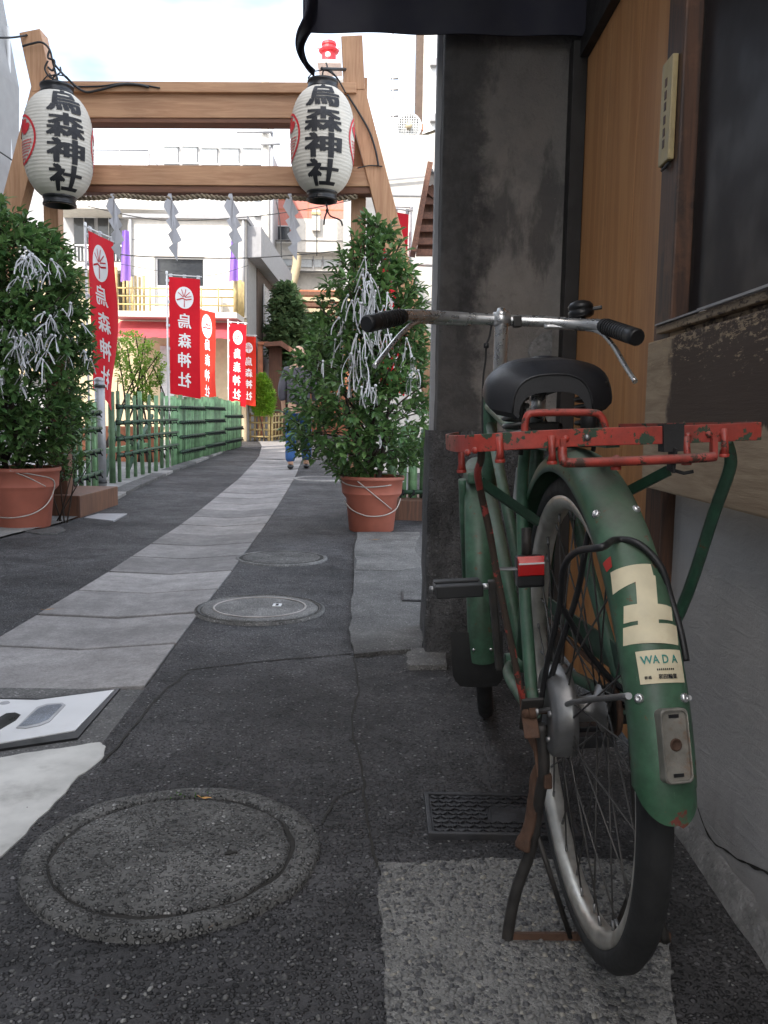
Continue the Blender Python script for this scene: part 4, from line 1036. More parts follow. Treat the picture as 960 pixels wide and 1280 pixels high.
# carrier: flat red band bent round the back, rails, cross bars, hooks, stays
cr_ = MB()
cx0 = -.19
def bandz(x, y): return .7845 + .0 * x
bl_pts = spline([(.24, .135, .78), (.08, .168, .781), (-.09, .177, .783), (-.15, .168, .784), (-.180, .145, .785), (cx0, .118, .786), (cx0, .03, .786), (cx0, -.08, .784), (cx0, -.172, .7835)], 5)
def ribbon(mb, pts_, h, th):
    n = len(pts_); vs = []
    for i, p in enumerate(pts_):
        t = (pts_[min(i + 1, n - 1)] - pts_[max(i - 1, 0)]); t.z = 0; t.normalize(); nn = V(-t.y, t.x, 0) * th / 2
        vs += [p + nn - V(0, 0, h / 2), p - nn - V(0, 0, h / 2), p - nn + V(0, 0, h / 2), p + nn + V(0, 0, h / 2)]
    fs = [(i * 4 + j, i * 4 + (j + 1) % 4, i * 4 + 4 + (j + 1) % 4, i * 4 + 4 + j) for i in range(n - 1) for j in range(4)] + [(0, 1, 2, 3), tuple(4 * n - 4 + j for j in (3, 2, 1, 0))]
    mb.add(vs, fs)
ribbon(cr_, bl_pts, .0208, .005)
cr = cr_.build('carrier', M['red'], bike, bevel=.001)
mb = MB(); ribbon(mb, spline([(cx0 + .004, -.168, .7835), (-.15, -.1685, .783), (.05, -.165, .781), (.24, -.135, .78)], 4), .022, .005); mb.build('carrier_rail', M['red'], cr)
for x in (-.12, -.03, .06, .15):
    mb = MB(); mb.bar((x, .165, .776), (x, -.162, .776), .018, .004, (1, 0, 0)); mb.build('cross_bar', M['green_dark'], cr)
for y in (.07, 0, -.07):
    mb = MB(); mb.bar((cx0 + .006, y, .7735), (.24, y * .9, .7735), .016, .003, (0, 1, 0)); mb.build('carrier_slat', M['green_dark'], cr)
lp = spline([bp(656, 542, .0), bp(656.5, 528, .0), bp(660, 519, .0), bp(668, 516.5, .0), bp(705, 515.5, .0), bp(741, 516, .0), bp(751, 520, .0), bp(756, 530, .0), bp(757.5, 541, .0)], 4)
MB().tube(lp, .0052, 8).build('hoop', M['red_rod'], cr)
rd = spline([bp(703, 560, -.195), bp(703, 570, -.2), bp(705, 576, -.205), bp(712, 578.5, -.205), bp(780, 576.5, -.205), bp(850, 573.5, -.205), bp(886, 571.5, -.205), bp(894, 570, -.205)], 4)
MB().tube(rd, .0056, 8).build('hook_rod', M['red_rod'], cr)
MB().bar(bp(703, 548, -.195), bp(703, 562, -.195), .010, .006).bar(bp(892, 548, -.195), bp(892, 573, -.2), .010, .006).build('hook_rod_tab', M['red'], cr)
for px_, py_ in ((625, 575), (690, 577), (905, 568), (577, 588), (770, 584), (858, 578)):
    x_ = -.195 if px_ > 600 else -.10
    p = bp(px_, py_, x_); mb = MB(); mb.tube([p + V(0, 0, .030 if px_ != 770 else .012), p + V(-.003, 0, .008), p], [.0042, .0042, .0058], 8); mb.lathe([(.006, -.003), (.0065, 0), (.004, .003)], p, 8); mb.build('hook', M['red_rod'], cr)
for px_, py_ in ((585, 566), (594, 563), (605, 559), (613, 557), (691, 549), (707, 548.5), (734, 547), (860, 545), (886, 543), (903, 542)):
    b_ = bp(px_, py_, cx0 - .0025 if px_ > 625 else -.172)
    MB().lathe([(.0042, 0), (.0040, .002), (.002, .0034), (0, .0036)], b_, 10, (-1, .0, 0) if px_ > 625 else (-.6, .8, 0)).build('rivet', M['alloy'] if px_ in (734,) else M['red_rod'], cr)
mb = MB(); c = bp(840, 546, cx0); ribbon(mb, [c + V(.012, .011, -.001), c + V(-.006, .011, -.001), c + V(-.006, -.011, -.001), c + V(.012, -.011, -.001)], .032, .003); mb.bar(c + V(-.004, .0, -.012), c + V(.0, .002, -.04), .022, .003); mb.tube([c + V(0, .002, -.038), c + V(-.004, -.012, -.043), c + V(-.008, -.022, -.041)], .0022, 5)
mb.build('rubber_strap', M['rubber'], cr)
# stays
MB().tube(spline([bp(602, 556, -.155), bp(601, 575, -.145), bp(597, 592, -.125), bp(602, 620, -.09), bp(612, 665, -.07), bp(622, 722, -.05), bp(638, 800, -.03), bp(652, 865, -.01), (0, .072, .40)], 5), .0042, 8, flat=1.2).build('carrier_stay', M['red_stay'], cr)
MB().tube(spline([bp(908, 552, -.16), bp(913, 570, -.155), bp(911, 590, -.148), bp(893, 640, -.12), bp(850, 765, -.055), (0, -.08, .42), (0, -.076, .395)], 5), .0078, 8).build('carrier_stay', M['green_dark'], cr)
MB().bar(bp(600, 602, -.085), bp(672, 652, .02), .013, .006, (0, 0, 1)).build('support_arm', M['green_dark'], cr, bevel=.001)
MB().bar(bp(836, 588, -.155), bp(770, 622, -.06), .013, .006, (0, 0, 1)).build('support_arm', M['green_dark'], cr, bevel=.001)
# reflector on its bracket, on the left stay
rc = bp(664, 713, -.02)
MB().bar(bp(620, 711, -.01), bp(650, 711, -.01), .015, .003).build('reflector_bracket', M['alloy'], bike, bevel=.001)
mb = MB(); mb.box(rc + V(.012, 0, -.003), (.022, .0385, .044)); rf = mb.build('reflector_housing', M['black'], bike, bevel=.004)
mb = MB(); h_, w_ = .0125, .0185
mb.add([rc + V(a, b, c_) for a, b, c_ in ((0, w_, .020), (0, -w_, .020), (-.006, -w_ * .9, .010), (-.006, w_ * .9, .010), (-.004, w_ * .92, -.006), (-.004, -w_ * .92, -.006), (0, w_, -.008), (0, -w_, -.008))], [(0, 1, 2, 3), (3, 2, 5, 4), (4, 5, 7, 6), (0, 3, 4, 6), (1, 7, 5, 2)])
mb.build('reflector', M['reflector'], rf)
MB().box(rc + V(-.0065, 0, .0105), (.002, .036, .002)).build('reflector_trim', M['white_metal'], rf)
MB().tube([bp(658, 660, .0), bp(658, 700, -.0)], .007, 8).build('reflector_stem', M['dark_steel'], bike)
# brake arm rod
MB().tube(spline([(.0, .062, .392), bp(700, 884, -.04), bp(715, 878, -.08), bp(745, 874, -.2), bp(786, 870, -.36)], 5), .0036, 8).lathe([(.008, 0), (.008, .006), (0, .007)], V(0, .062, .392), 10, (0, 1, 0)).build('mudguard_stay', M['alloy'], bike)
MB().tube(spline([(.0, -.062, .392), (-.12, -.055, .44), (-.325, -.034, .515)], 5), .0034, 8).build('mudguard_stay', M['alloy'], bike)
MB().bar((.03, .074, .42), (-.02, .074, .36), .022, .004, (0, 1, 0)).build('brake_plate', M['rust'], bike, bevel=.002)
# rear stand
stl = MB(); stl.tube(spline([bp(676, 905, .0), bp(680, 960, .0), bp(672, 1010, .02), bp(664, 1060, .03), bp(645, 1115, .04), bp(636, 1160, .046), bp(633, 1190, .047)], 5), [.0085] * 12 + [.009] * 19, 9); 
stl.build('stand', M['dark_steel'], bike)
MB().tube(spline([(.0, -.075, .392), (.02, -.085, .25), (.03, -.098, .15), (.04, -.118, .06), (.04, -.132, .004)], 5), .0085, 9).build('stand_leg', M['dark_steel'], bike)
MB().bar(bp(640, 1172, .047), bp(838, 1172, .04), .006, .016, (1, 0, 0)).build('stand_bar', M['rust'], bike)
MB().tube([bp(672, 1045, .025), bp(690, 1100, .035), bp(713, 1172, .044)], .0042, 7).build('stand_brace', M['dark_steel'], bike)
MB().tube([(.03, -.1, .15), (.04, -.05, .012)], .0042, 7).build('stand_brace', M['dark_steel'], bike)
mb = MB(); q0 = [bp(*p) for p in ((652, 903, .03), (672, 908, .02), (684, 930, .0), (684, 962, .0), (676, 972, .0), (672, 940, .01), (660, 915, .03))]
mb.poly(q0, (0, .006, 0)); mb.build('stand_bracket', M['rust'], bike, bevel=.0015)
mb = MB(); mb.tube(spline([bp(680, 950, .0), bp(668, 972, .02), bp(666, 1000, .02), bp(662, 1030, .02), bp(655, 1050, .02), bp(652, 1062, .02)], 4), [.008] * 8 + [.010] * 8 + [.012, .013, .014, .014, .012], 8, flat=.3); mb.build('stand_catch', M['rust'], bike)
MB().box(bp(684, 975, .0), (.018, .012, .022)).build('stand_lock', M['rust'], bike, bevel=.003)
# cable lock looped through the wheel
lock = MB()
lk = spline([bp(738, 655, -.05), bp(731, 690, -.08), bp(722, 740, -.06), bp(700, 810, -.03), bp(688, 850, -.02)], 6)
lock.tube(lk, .0042, 8)
lk2 = spline([bp(676, 880, .0), bp(684, 830, -.03), bp(700, 755, -.1), bp(704, 712, -.17), bp(720, 690, -.24), bp(752, 684, -.325), gsurf(131.5, .018, .005), gsurf(133, -.004, .0055), gsurf(137, -.024, .0055), gsurf(142, -.0335, .004), gsurf(148, -.036, .003), gsurf(153, -.037, .0)], 7)
lock.tube(lk2, .0040, 9)
lock.tube(spline([bp(700, 755, -.10), bp(712, 775, -.06), bp(735, 815, -.04), bp(765, 850, -.03), bp(790, 870, -.02)], 5), .0042, 8)
lo = lock.build('cable_lock', M['cable'], fixn=False)
lo.matrix_world = bike.matrix_world.copy(); tag(lo, 'black cable looped over the green rear mudguard and through the wheel', 'cable lock')

# ================================================================ SHRINE GATE, lanterns, paper streamers
GY = 6.9
gb = at(80, 640, GY)
gate = thing('shrine_gate', 'wooden shrine gate of two beams on splayed posts over the path', 'gate', (-1.5, GY, gz(GY)))
def quadbar(name, a, b, wd, dp, m, y=GY, bevel=.006):
    A, B = at(*a, y), at(*b, y); mb = MB(); mb.bar(A, B, wd, dp, (0, 0, 1) if abs((B - A).normalized().z) < .7 else (1, 0, 0)); return mb.build(name, m, gate, True, bevel=bevel)
px2m = GY / F_PX
quadbar('upper_beam', (62, 136), (444, 137), 28 * px2m, .16, M['gate'])
quadbar('beam_cap', (60, 115), (446, 117), 12 * px2m, .24, M['gate'])
quadbar('beam_fillet', (62, 153.5), (444, 155), 6 * px2m, .14, M['gate_shade'])
quadbar('lower_beam', (52, 221), (470, 224), 23 * px2m, .15, M['gate'])
quadbar('beam_fillet', (52, 237.5), (470, 240), 9 * px2m, .12, M['gate_shade'])
b1 = at(85, 640, GY + .05); t1 = at(52, 105, GY + .05)
for (tx, ty), (bx, by) in (((56, 105), (83, 655)), ((441, 100), (452, 655))):
    A, B = at(tx, ty, GY + .12), at(bx, by, GY + .12); A.x = (A.x + B.x) / 2; B.x = A.x; B.z = gz(GY); mb = MB(); mb.bar(A, B, .115, .115, (1, 0, 0)); mb.build('post', M['gate_post'], gate, True, bevel=.006)
for kink, top, foot, wd in (((57, 112), (42, 44), (-60, 560), 25), ((443, 112), (440, 50), (548, 520), 25)):
    K, T_, Ft = at(*kink, GY - .02), at(*top, GY - .02), at(*foot, GY - .02)
    d = (Ft - K); Ft = K + d * ((K.z - gz(GY)) / -d.z)
    mb = MB(); mb.bar(K + (K - T_).normalized() * .03, T_, wd * px2m, .16, (1, 0, 0)); mb.build('horn', M['gate_post'], gate, True, bevel=.006)
    mb = MB(); mb.bar(K, Ft, 24 * px2m, .15, (1, 0, 0)); mb.build('splayed_leg', M['gate_post'], gate, True, bevel=.006)
q = at(82, 648, 6.75)
MB().boxp((q.x - .45, 6.60, gz(6.7) - .02), (q.x + .17, 7.55, gz(6.7) + .17)).build('foot_beam', M['brown_wood'], gate, True, bevel=.008)
q2 = at(470, 648, 6.95); MB().boxp((q2.x - .2, 6.75, gz(6.7) - .02), (q2.x + .42, 7.5, gz(6.7) + .16)).build('foot_beam', M['brown_wood'], gate, True, bevel=.008)
MB().boxp((-2.64, 6.72, gz(6.7)), (-2.49, 6.84, 1.25)).build('foot_post', M['brown_wood'], gate, True, bevel=.006)
# hooks that carry the lanterns
for a, b in (((440, 87), (402, 86)), ((58, 108), (73, 107))):
    A, B = at(*a, GY - .02), at(*b, 6.55); MB().tube([A, B], .012, 6).build('lantern_bracket', M['dark_metal'], gate, True)
def lantern(c, Rr, hh, text_ang, embl_ang, label):
    t = thing('paper_lantern', label, 'lantern', c, 'paper lanterns hung on the gate')
    def rad(z): return Rr * (1 - min(1, abs(z) / (hh * 1.03)) ** 2.9) ** .46
    NZ = 150; prof = []
    zc = hh * .955
    for i in range(NZ + 1):
        z = -zc + 2 * zc * i / NZ; prof.append((rad(z) * (1 - .0045 * (1 + math.cos(2 * PI * i / 5)) ), z))
    MB().lathe(prof, n=64).build('shade', M['paper'], t)
    rt_ = rad(zc)
    for s, nm in ((1, 'top_ring'), (-1, 'bottom_ring')):
        h = .062 if s > 0 else .062
        MB().lathe([(rt_ * .93, s * (zc - .01)), (rt_ * 1.02, s * (zc - .005)), (rt_ * 1.02, s * (zc + .012)), (rt_ * .97, s * (zc + .015)), (rt_ * .97, s * (zc + h - .02)), (rt_ * 1.02, s * (zc + h - .015)), (rt_ * 1.02, s * (zc + h)), (rt_ * .9, s * (zc + h)), (rt_ * .9, s * (zc + .01)), (0, s * (zc + .01))], n=40).build(nm, M['black'], t)
    def surf(x, z, ang, off=.0035):
        a = -PI / 2 + ang + x / Rr; r = rad(z) + off; return V(r * math.cos(a), r * math.sin(a), z)
    zz = [.298, .095, -.102, -.298]; hs_ = [.20, .192, .187, .187]; k = hh / .425
    for ch_, z0, h in zip('烏森神社', zz, hs_):
        vs, fs, wd, ht = text_mesh(ch_, 1.0, .038, .09)
        sc = h * k / ht; wx = .315 * k / wd
        mb = MB(); mb.add([surf(v.x * wx, z0 * k + v.y * sc, text_ang, .0033 + v.z * .0003) for v in vs], fs); mb.build('lettering', M['ink'], t, fixn=False)
    for ea in embl_ang:
        mb = MB(); n = 56; ro = .195 * k
        def ann(r0, r1, a0=0, a1=2 * PI, cx_=0, cz_=0, m=n, off=.0032):
            vs = []
            for i in range(m + 1):
                a = a0 + (a1 - a0) * i / m
                vs += [surf(cx_ + r0 * math.cos(a), cz_ + r0 * math.sin(a), ea, off), surf(cx_ + r1 * math.cos(a), cz_ + r1 * math.sin(a), ea, off)]
            mb.add(vs, [(2 * i, 2 * i + 1, 2 * i + 3, 2 * i + 2) for i in range(m)])
        ann(ro * .90, ro)
        for i, a in enumerate((35, 62, 92, 122, 150)):      # fan of petals
            a = R(a); L0, L1 = ro * .22, ro * .8; vs = [surf(L0 * math.cos(a), L0 * math.sin(a) + .01, ea)]; nn = 14
            for j in range(nn + 1):
                tt = j / nn * PI; l = L0 + (L1 - L0) * (.5 - .5 * math.cos(tt)) ; 
                vs.append(surf(l * math.cos(a) - .032 * k * math.sin(tt) * math.sin(a), l * math.sin(a) + .032 * k * math.sin(tt) * math.cos(a) + .01, ea))
            for j in range(nn, -1, -1):
                tt = j / nn * PI; l = L0 + (L1 - L0) * (.5 - .5 * math.cos(tt))
                vs.append(surf(l * math.cos(a) + .032 * k * math.sin(tt) * math.sin(a), l * math.sin(a) - .032 * k * math.sin(tt) * math.cos(a) + .01, ea))
            m_ = len(vs) - 1
            mb.add(vs, [(1 + j, 2 + j, m_ - 1 - j, m_ - j) for j in range(nn)])
        for i in range(7):                                   # rows of scales below
            z_ = -.02 - i * .022 * k; hw_ = math.sqrt(max(0, (ro * .84) ** 2 - z_ * z_)) * .95; m_ = max(3, int(hw_ / .016))
            for j in range(-m_, m_ + 1):
                x_ = (j + (.5 if i % 2 else 0)) * hw_ / m_ * .9; mb.add([surf(x_ - .007, z_, ea), surf(x_, z_ + .008, ea), surf(x_ + .007, z_, ea), surf(x_, z_ - .006, ea)], [(0, 1, 2, 3)])
        mb.build('emblem', M['red_ink'], t, fixn=False)
    hk = spline([(0, -.0, zc + .02), (0, -.01, zc + .12), (.03, 0, zc + .16), (.02, .02, zc + .2)], 5)
    MB().tube(hk, .006, 6).tube([(-rt_, 0, zc + .08), (-rt_ * .6, 0, zc + .13), (0, 0, zc + .14), (rt_ * .6, 0, zc + .13), (rt_, 0, zc + .08)], .005, 6).build('hanger', M['dark_metal'], t)
    return t
cA, cB = at(73, 183, 6.52), at(403, 177, 6.62)
RA = 40.5 / F_PX * 6.52; RB = 38.5 / F_PX * 6.62
lantern(cA, RA, 62 / F_PX * 6.52, R(34), (R(-56), R(124)), 'white paper lantern with black lettering nearest the alley house wall')
lantern(cB, RB, 62 / F_PX * 6.62, R(6), (R(-80), R(100)), 'white paper lantern with black lettering hung beside the right gate horn')
# cord and tassel under the right lantern
p0 = at(407, 252, 6.62)
mb = MB(); mb.tube(spline([p0, at(409, 262, 6.62), at(406, 272, 6.62), at(405, 281, 6.62)], 4), .007, 6); mb.tube(spline([at(409, 262, 6.62), at(413, 270, 6.62), at(425, 275, 6.6), at(428, 282, 6.62)], 4), .006, 6); mb.ico(at(409, 263, 6.62), .014, 1)
tag(mb.build('tassel_cord', M['cable'], loc=p0), 'knotted dark cord dangling under the lantern by the right horn', 'cord')
# straw rope along the lower beam with folded paper streamers
A, B = at(58, 244, GY - .06), at(446, 246, GY - .06)
mb = MB()
for ph in (0, PI):
    mb.tube([A.lerp(B, i / 220) + V(0, math.cos(i * .9 + ph), math.sin(i * .9 + ph)) * .011 - V(0, 0, .02 * math.sin(PI * ((i / 220 * 4) % 1))) for i in range(221)], .011, 6)
tag(mb.build('straw_rope', M['rope'], loc=A), 'twisted straw rope strung along the lower gate beam', 'rope')
def shide(px, tone, flip, label):
    c = at(px, 246, GY - .08); s = 1 / F_PX * GY
    out = [(2, 4), (4, -6), (11, -18), (6, -21.5), (13, -34), (8, -37.5), (15, -51), (10, -54), (9, -75), (-2, -59), (3.5, -55), (-3, -43), (2, -39), (-5, -27.5), (0, -23.5), (-8, -11), (-2, 4)]
    mb = MB(); mb.poly([c + V(a * s * flip, .010 * math.sin(b * .25) - .0012 * a, b * s) for a, b in out], (0, .003, 0))
    tag(mb.build('paper_streamer', M['shide'], loc=c), label, 'paper streamer', 'zigzag paper streamers on the rope')
shide(140, 0, 1, 'folded white zigzag streamer beside the first red banner')
shide(212, 0, 1, 'folded white zigzag streamer above the tall red banner, left of the white wall window')
shide(288, 0, 1, 'folded white zigzag streamer over the corner of the white house')
shide(362, 0, 1, 'folded white zigzag streamer in front of the salmon building')
# tangled black cables on the left horn
mb = MB()
def cb(pts_, y, r=.008): mb.tube(spline([at(a, b, y) for a, b in pts_], 6), r, 6)
cb([(28, 58), (38, 55), (52, 53), (62, 62), (66, 78), (70, 92)], GY - .14); cb([(62, 62), (60, 72), (68, 76), (66, 88), (60, 84)], GY - .15)
cb([(66, 78), (82, 96), (104, 114), (122, 113), (150, 106), (172, 106), (186, 109)], GY - .14, .009); cb([(62, 92), (75, 106), (120, 108), (160, 104), (200, 110)], GY - .13, .006); cb([(60, 76), (56, 86), (62, 96), (72, 100), (68, 88)], GY - .16, .007)
cb([(70, 92), (66, 100), (72, 108)], GY - .15)
tag(mb.build('cable_tangle', M['cable'], loc=at(60, 80, GY)), 'tangle of black cable wound on the left gate horn', 'cable')
mb = MB(); cb([(434, 118), (448, 140), (462, 165), (470, 190), (473, 208)], GY - .12, .008); cb([(447, 210), (462, 207), (478, 208)], GY - .11, .005); cb([(402, 84), (420, 96), (432, 116)], GY - .16, .006)
tag(mb.build('cable_run', M['cable'], loc=at(460, 160, GY)), 'thin black cable running down the right splayed gate leg', 'cable')

# ================================================================ POTTED TREES with tied paper fortunes
def leaf_add(mb, p, d, n, L, Wd):
    s = d.cross(n).normalized(); k = n * (Wd * .35)
    mb.add([p, p + d * L * .28 + s * Wd * .8 + k, p + d * L * .66 + s * Wd * .85 + k * .8 - n * L * .03, p + d * L - n * L * .12, p + d * L * .66 - s * Wd * .85 + k * .8 - n * L * .03, p + d * L * .28 - s * Wd * .8 + k, p + d * L * .5], [(0, 6, 2, 1), (6, 3, 2), (0, 5, 4, 6), (6, 4, 3)])
def rvec():
    while True:
        v = V(random.uniform(-1, 1), random.uniform(-1, 1), random.uniform(-1, 1))
        if .05 < v.length < 1: return v.normalized()
def twigs(mb, wood, centre, n, env, L, Wd, nl, axis_pt, hole=None, upb=.35):
    """env(): random point in the crown; leaves gather in rosettes at twig tips turned away from the axis"""
    for _ in range(n):
        p = env()
        if hole and hole(p): continue
        d = (p - axis_pt(p.z)); d.z *= .4
        d = (d.normalized() if d.length > .01 else rvec()) + rvec() * .55 + V(0, 0, upb); d.normalize()
        tl = random.uniform(.7, 1.5) * L * 1.6
        if wood is not None: wood.tube([p - d * tl, p], [.0035, .0018], 4, caps=False)
        for j in range(nl):
            a = j * 2.4 + random.uniform(-.3, .3); t = (j + .5) / nl
            o = d.orthogonal().normalized(); o = (Matrix.Rotation(a, 3, d) @ o)
            dd = (d * (.25 + .75 * t) + o * (1.05 - .55 * t) + V(0, 0, -.12)).normalized()
            nn = (V(0, 0, 1) - dd * dd.z); nn = (nn.normalized() if nn.length > .05 else o.cross(dd).normalized()); nn = (nn + rvec() * .45).normalized(); nn = (nn - dd * nn.dot(dd)).normalized()
            leaf_add(mb, p - d * tl * (1 - t) * .9, dd, nn, L * random.uniform(.7, 1.15), Wd * random.uniform(.8, 1.15))
def pot_mesh(t, r_top, r_bot, h, wires):
    MB().lathe([(0, .003), (r_bot * .96, .0), (r_bot, .006), (r_bot * .5 + r_top * .45 * 1.0, h * .60), (r_top * .915, h * .68), (r_top * .925, h * .69), (r_top * .925, h * .70), (r_top * .955, h * .93), (r_top * .99, h * .935), (r_top, h * .95), (r_top, h * .99), (r_top * .985, h), (r_top * .93, h), (r_top * .90, h * .95), (r_top * .88, h * .8)], n=48).build('pot', M['terracotta'], t)
    MB().lathe([(0, h * .88), (r_top * .5, h * .875), (r_top * .9, h * .86)], n=24).build('soil', M['soil'], t)
    wr = MB()
    def pr_at(z): return r_bot + (r_top * .95 - r_bot) * (z / h) ** .9
    for pts_ in wires:
        wr.tube(spline([V((pr_at(z * h) + .012) * math.cos(R(a)), (pr_at(z * h) + .012) * math.sin(R(a)), z * h) for a, z in pts_], 6), .0045, 5)
    wr.build('wire', M['wire'], t)
def envelope(rows, y0, depth_k, zmin=None, inner=.0):
    tot = [0]
    for (ya, a0, a1), (yb, b0, b1) in zip(rows, rows[1:]): tot.append(tot[-1] + (yb - ya) * ((a1 - a0) + (b1 - b0)) / 2)
    def f():
        q = random.uniform(0, tot[-1]); i = max(k for k in range(len(tot) - 1) if tot[k] <= q)
        (ya, a0, a1), (yb, b0, b1) = rows[i], rows[i + 1]; t = random.random(); py = ya + (yb - ya) * t; xl, xr = a0 + (b0 - a0) * t, a1 + (b1 - a1) * t
        u = random.uniform(-1, 1) * 0.97; hw = (xr - xl) / 2; m = hw * y0 / F_PX
        px = (xl + xr) / 2 + u * hw
        dmax = m * math.sqrt(max(0, 1 - u * u)) * depth_k
        dy = random.choice((-1, 1)) * dmax * random.random() ** .55
        return at(px, py, y0 + dy)
    return f
def potted(name, label, base, pot, rows, y0, ntw, trunks, wires, L, seed, axx, hole=None, nl=9):
    random.seed(seed)
    t = thing(name, label, 'potted tree', base, 'potted trees at the foot of the gate')
    pot_mesh(t, *pot, wires)
    for tr in trunks:
        P_ = [V(*p) for p in tr]; n_ = len(P_)
        MB().tube(spline(P_, 4), [.026 * (1 - .75 * i / ((n_ - 1) * 4)) for i in range((n_ - 1) * 4 + 1)], 7).build('trunk', M['bark'], t)
    env = envelope(rows, y0, .85)
    mb, wd = MB(), MB()
    twigs(mb, wd, None, ntw, env, L, L * .25, nl, lambda z: V(axx, y0, z - .15), hole)
    off = V(*base)
    br = MB()
    for i in range(46):                                  # limbs reaching into the crown
        p = env(); hgt = random.uniform(.35, .9) * (p.z - pot[2]); q0 = V(axx, y0, pot[2] + max(.05, hgt * .8)); mid = q0.lerp(p, .5) + V(0, 0, .05)
        br.tube(spline([q0, mid, p], 4), [.010 - .0008 * j for j in range(9)], 5)
    br.build('branches', M['bark'], t, True, kind='stuff', fixn=False)
    wd.build('twigs', M['bark'], t, True, kind='stuff', fixn=False)
    mb.build('crown', M['leaf'], t, True, kind='stuff', fixn=False)
    return t
pb = gr(465, 668); PRB = V(at(464, 668, pb.y + .22).x, pb.y + .22, gz(pb.y))
YR = PRB.y
rowsR = [(268, 452, 482), (285, 440, 505), (305, 420, 512), (330, 408, 520), (350, 400, 530), (380, 388, 538), (400, 384, 542), (430, 378, 545), (440, 358, 545), (455, 348, 545), (480, 344, 545), (510, 344, 546), (540, 348, 545), (560, 358, 543), (577, 384, 540), (592, 425, 480)]
potted('potted_tree', 'bushy evergreen in a terracotta pot beside the plaster pillar', PRB, (.232, .160, .395),
       rowsR, YR, 680, [[(-.02, 0, .3), (-.03, .0, .6), (.01, 0, 1.1), (.02, 0, 1.7)], [(.03, .02, .3), (.08, .04, .6), (.12, .05, 1.0)], [(-.05, .02, .3), (-.12, .0, .6), (-.2, -.03, 1.0)]],
       [[(200, .55), (225, .42), (250, .34), (270, .31), (300, .33), (330, .42), (350, .6)], [(245, .93), (262, .80), (280, .66), (300, .52), (315, .43)], [(180, .93), (220, .86), (260, .83), (300, .86), (360, .9)]], .075, 11, at(465, 450, YR).x)
pl_ = gr(33, 664); YL = pl_.y + .24; PLB = V(at(31, 664, YL).x, YL, gz(YL))
rowsL = [(248, -60, 10), (262, -80, 40), (280, -100, 66), (310, -110, 88), (340, -120, 106), (370, -120, 112), (400, -120, 118), (440, -120, 122), (480, -120, 120), (505, -120, 126), (525, -110, 122), (545, -100, 110), (562, -90, 84), (578, -60, 50)]
potted('potted_tree', 'large dark evergreen in a terracotta pot by the alley house side', PLB, (.255, .175, .425),
       rowsL, YL, 1250, [[(-.02, 0, .3), (-.05, .0, .7), (-.1, 0, 1.2), (-.2, 0, 1.9)], [(.08, .05, .3), (.14, .05, .7), (.2, .05, 1.2)], [(-.12, .04, .3), (-.2, .05, .7), (-.35, 0, 1.3)]],
       [[(215, .8), (240, .90), (275, .97)], [(275, .97), (300, .86), (330, .70)], [(278, .96), (310, .9), (345, .8), (350, .6), (335, .4), (310, .27), (280, .21), (250, .20), (220, .21)]], .078, 23, at(5, 420, YL).x)
# low leafy shoots between the left pot and the gate foot
random.seed(5)
mb, wd = MB(), MB(); env = envelope([(560, 30, 120), (580, 38, 128), (592, 60, 96)], YL + .25, .5)
twigs(mb, wd, None, 26, env, .06, .013, 7, lambda z: V(-2.4, YL + .3, z - .2))
wd.v += mb.v and []
sh_ = thing('leafy_shoots', 'thin leafy shoots between the left pot and the gate post', 'plant', (-2.42, YL + .25, gz(6)))
mb.build('leaves', M['leaf'], sh_, True, kind='stuff', fixn=False); 
for i in range(5):
    p = env(); wd.tube([V(-2.42 + .02 * i, YL + .25, gz(6)), p], [.006, .003], 5)
wd.build('stems', M['bark'], sh_, True, kind='stuff', fixn=False)

# paper fortunes: each a knotted, folded strip with hanging tails
def strip_mesh(seed, tails, L, wd_):
    random.seed(seed); mb = MB()
    mb.ico((0, 0, 0), .011, 1, (1.1, .8, 1), .15)
    for k in range(tails):
        a = random.uniform(0, 2 * PI); sp_ = random.uniform(.02, .34) if tails < 3 else random.uniform(.1, .9); l = L * random.uniform(.7, 1.1); n = 6; vs = []; tw = random.uniform(-1.2, 1.2); cur = random.uniform(-.15, .15)
        for i in range(n + 1):
            t = i / n; c = V(math.cos(a) * sp_ * l * t ** .7 + cur * l * math.sin(t * 3), math.sin(a) * sp_ * l * t ** .7, -l * t * (1 - .12 * sp_)); th = a + tw * t; s = V(math.cos(th), math.sin(th), 0) * wd_ / 2
            vs += [c - s, c + s]
        mb.add(vs, [(2 * i, 2 * i + 1, 2 * i + 3, 2 * i + 2) for i in range(n)])
    return mb
protos = {}
def strip_at(px, py, y, L, group, label, tails=2):
    key = (random.randrange(6), round(L * 50), tails)
    st_ = random.getstate()
    if key not in protos: protos[key] = strip_mesh(key[0] * 7 + key[1], tails, L, .0085).build('paper_fortune', M['white_strip'], fixn=False); o = protos[key]
    else: o = protos[key].copy(); COL.objects.link(o)
    random.setstate(st_)
    o.location = at(px, py, y); o.rotation_euler = (random.uniform(-.15, .15), random.uniform(-.2, .2), random.uniform(0, 6.28)); tag(o, label, 'paper strip', group)
random.seed(3)
gR = 'paper fortunes tied in the tree beside the pillar'
yR0 = YR - .42
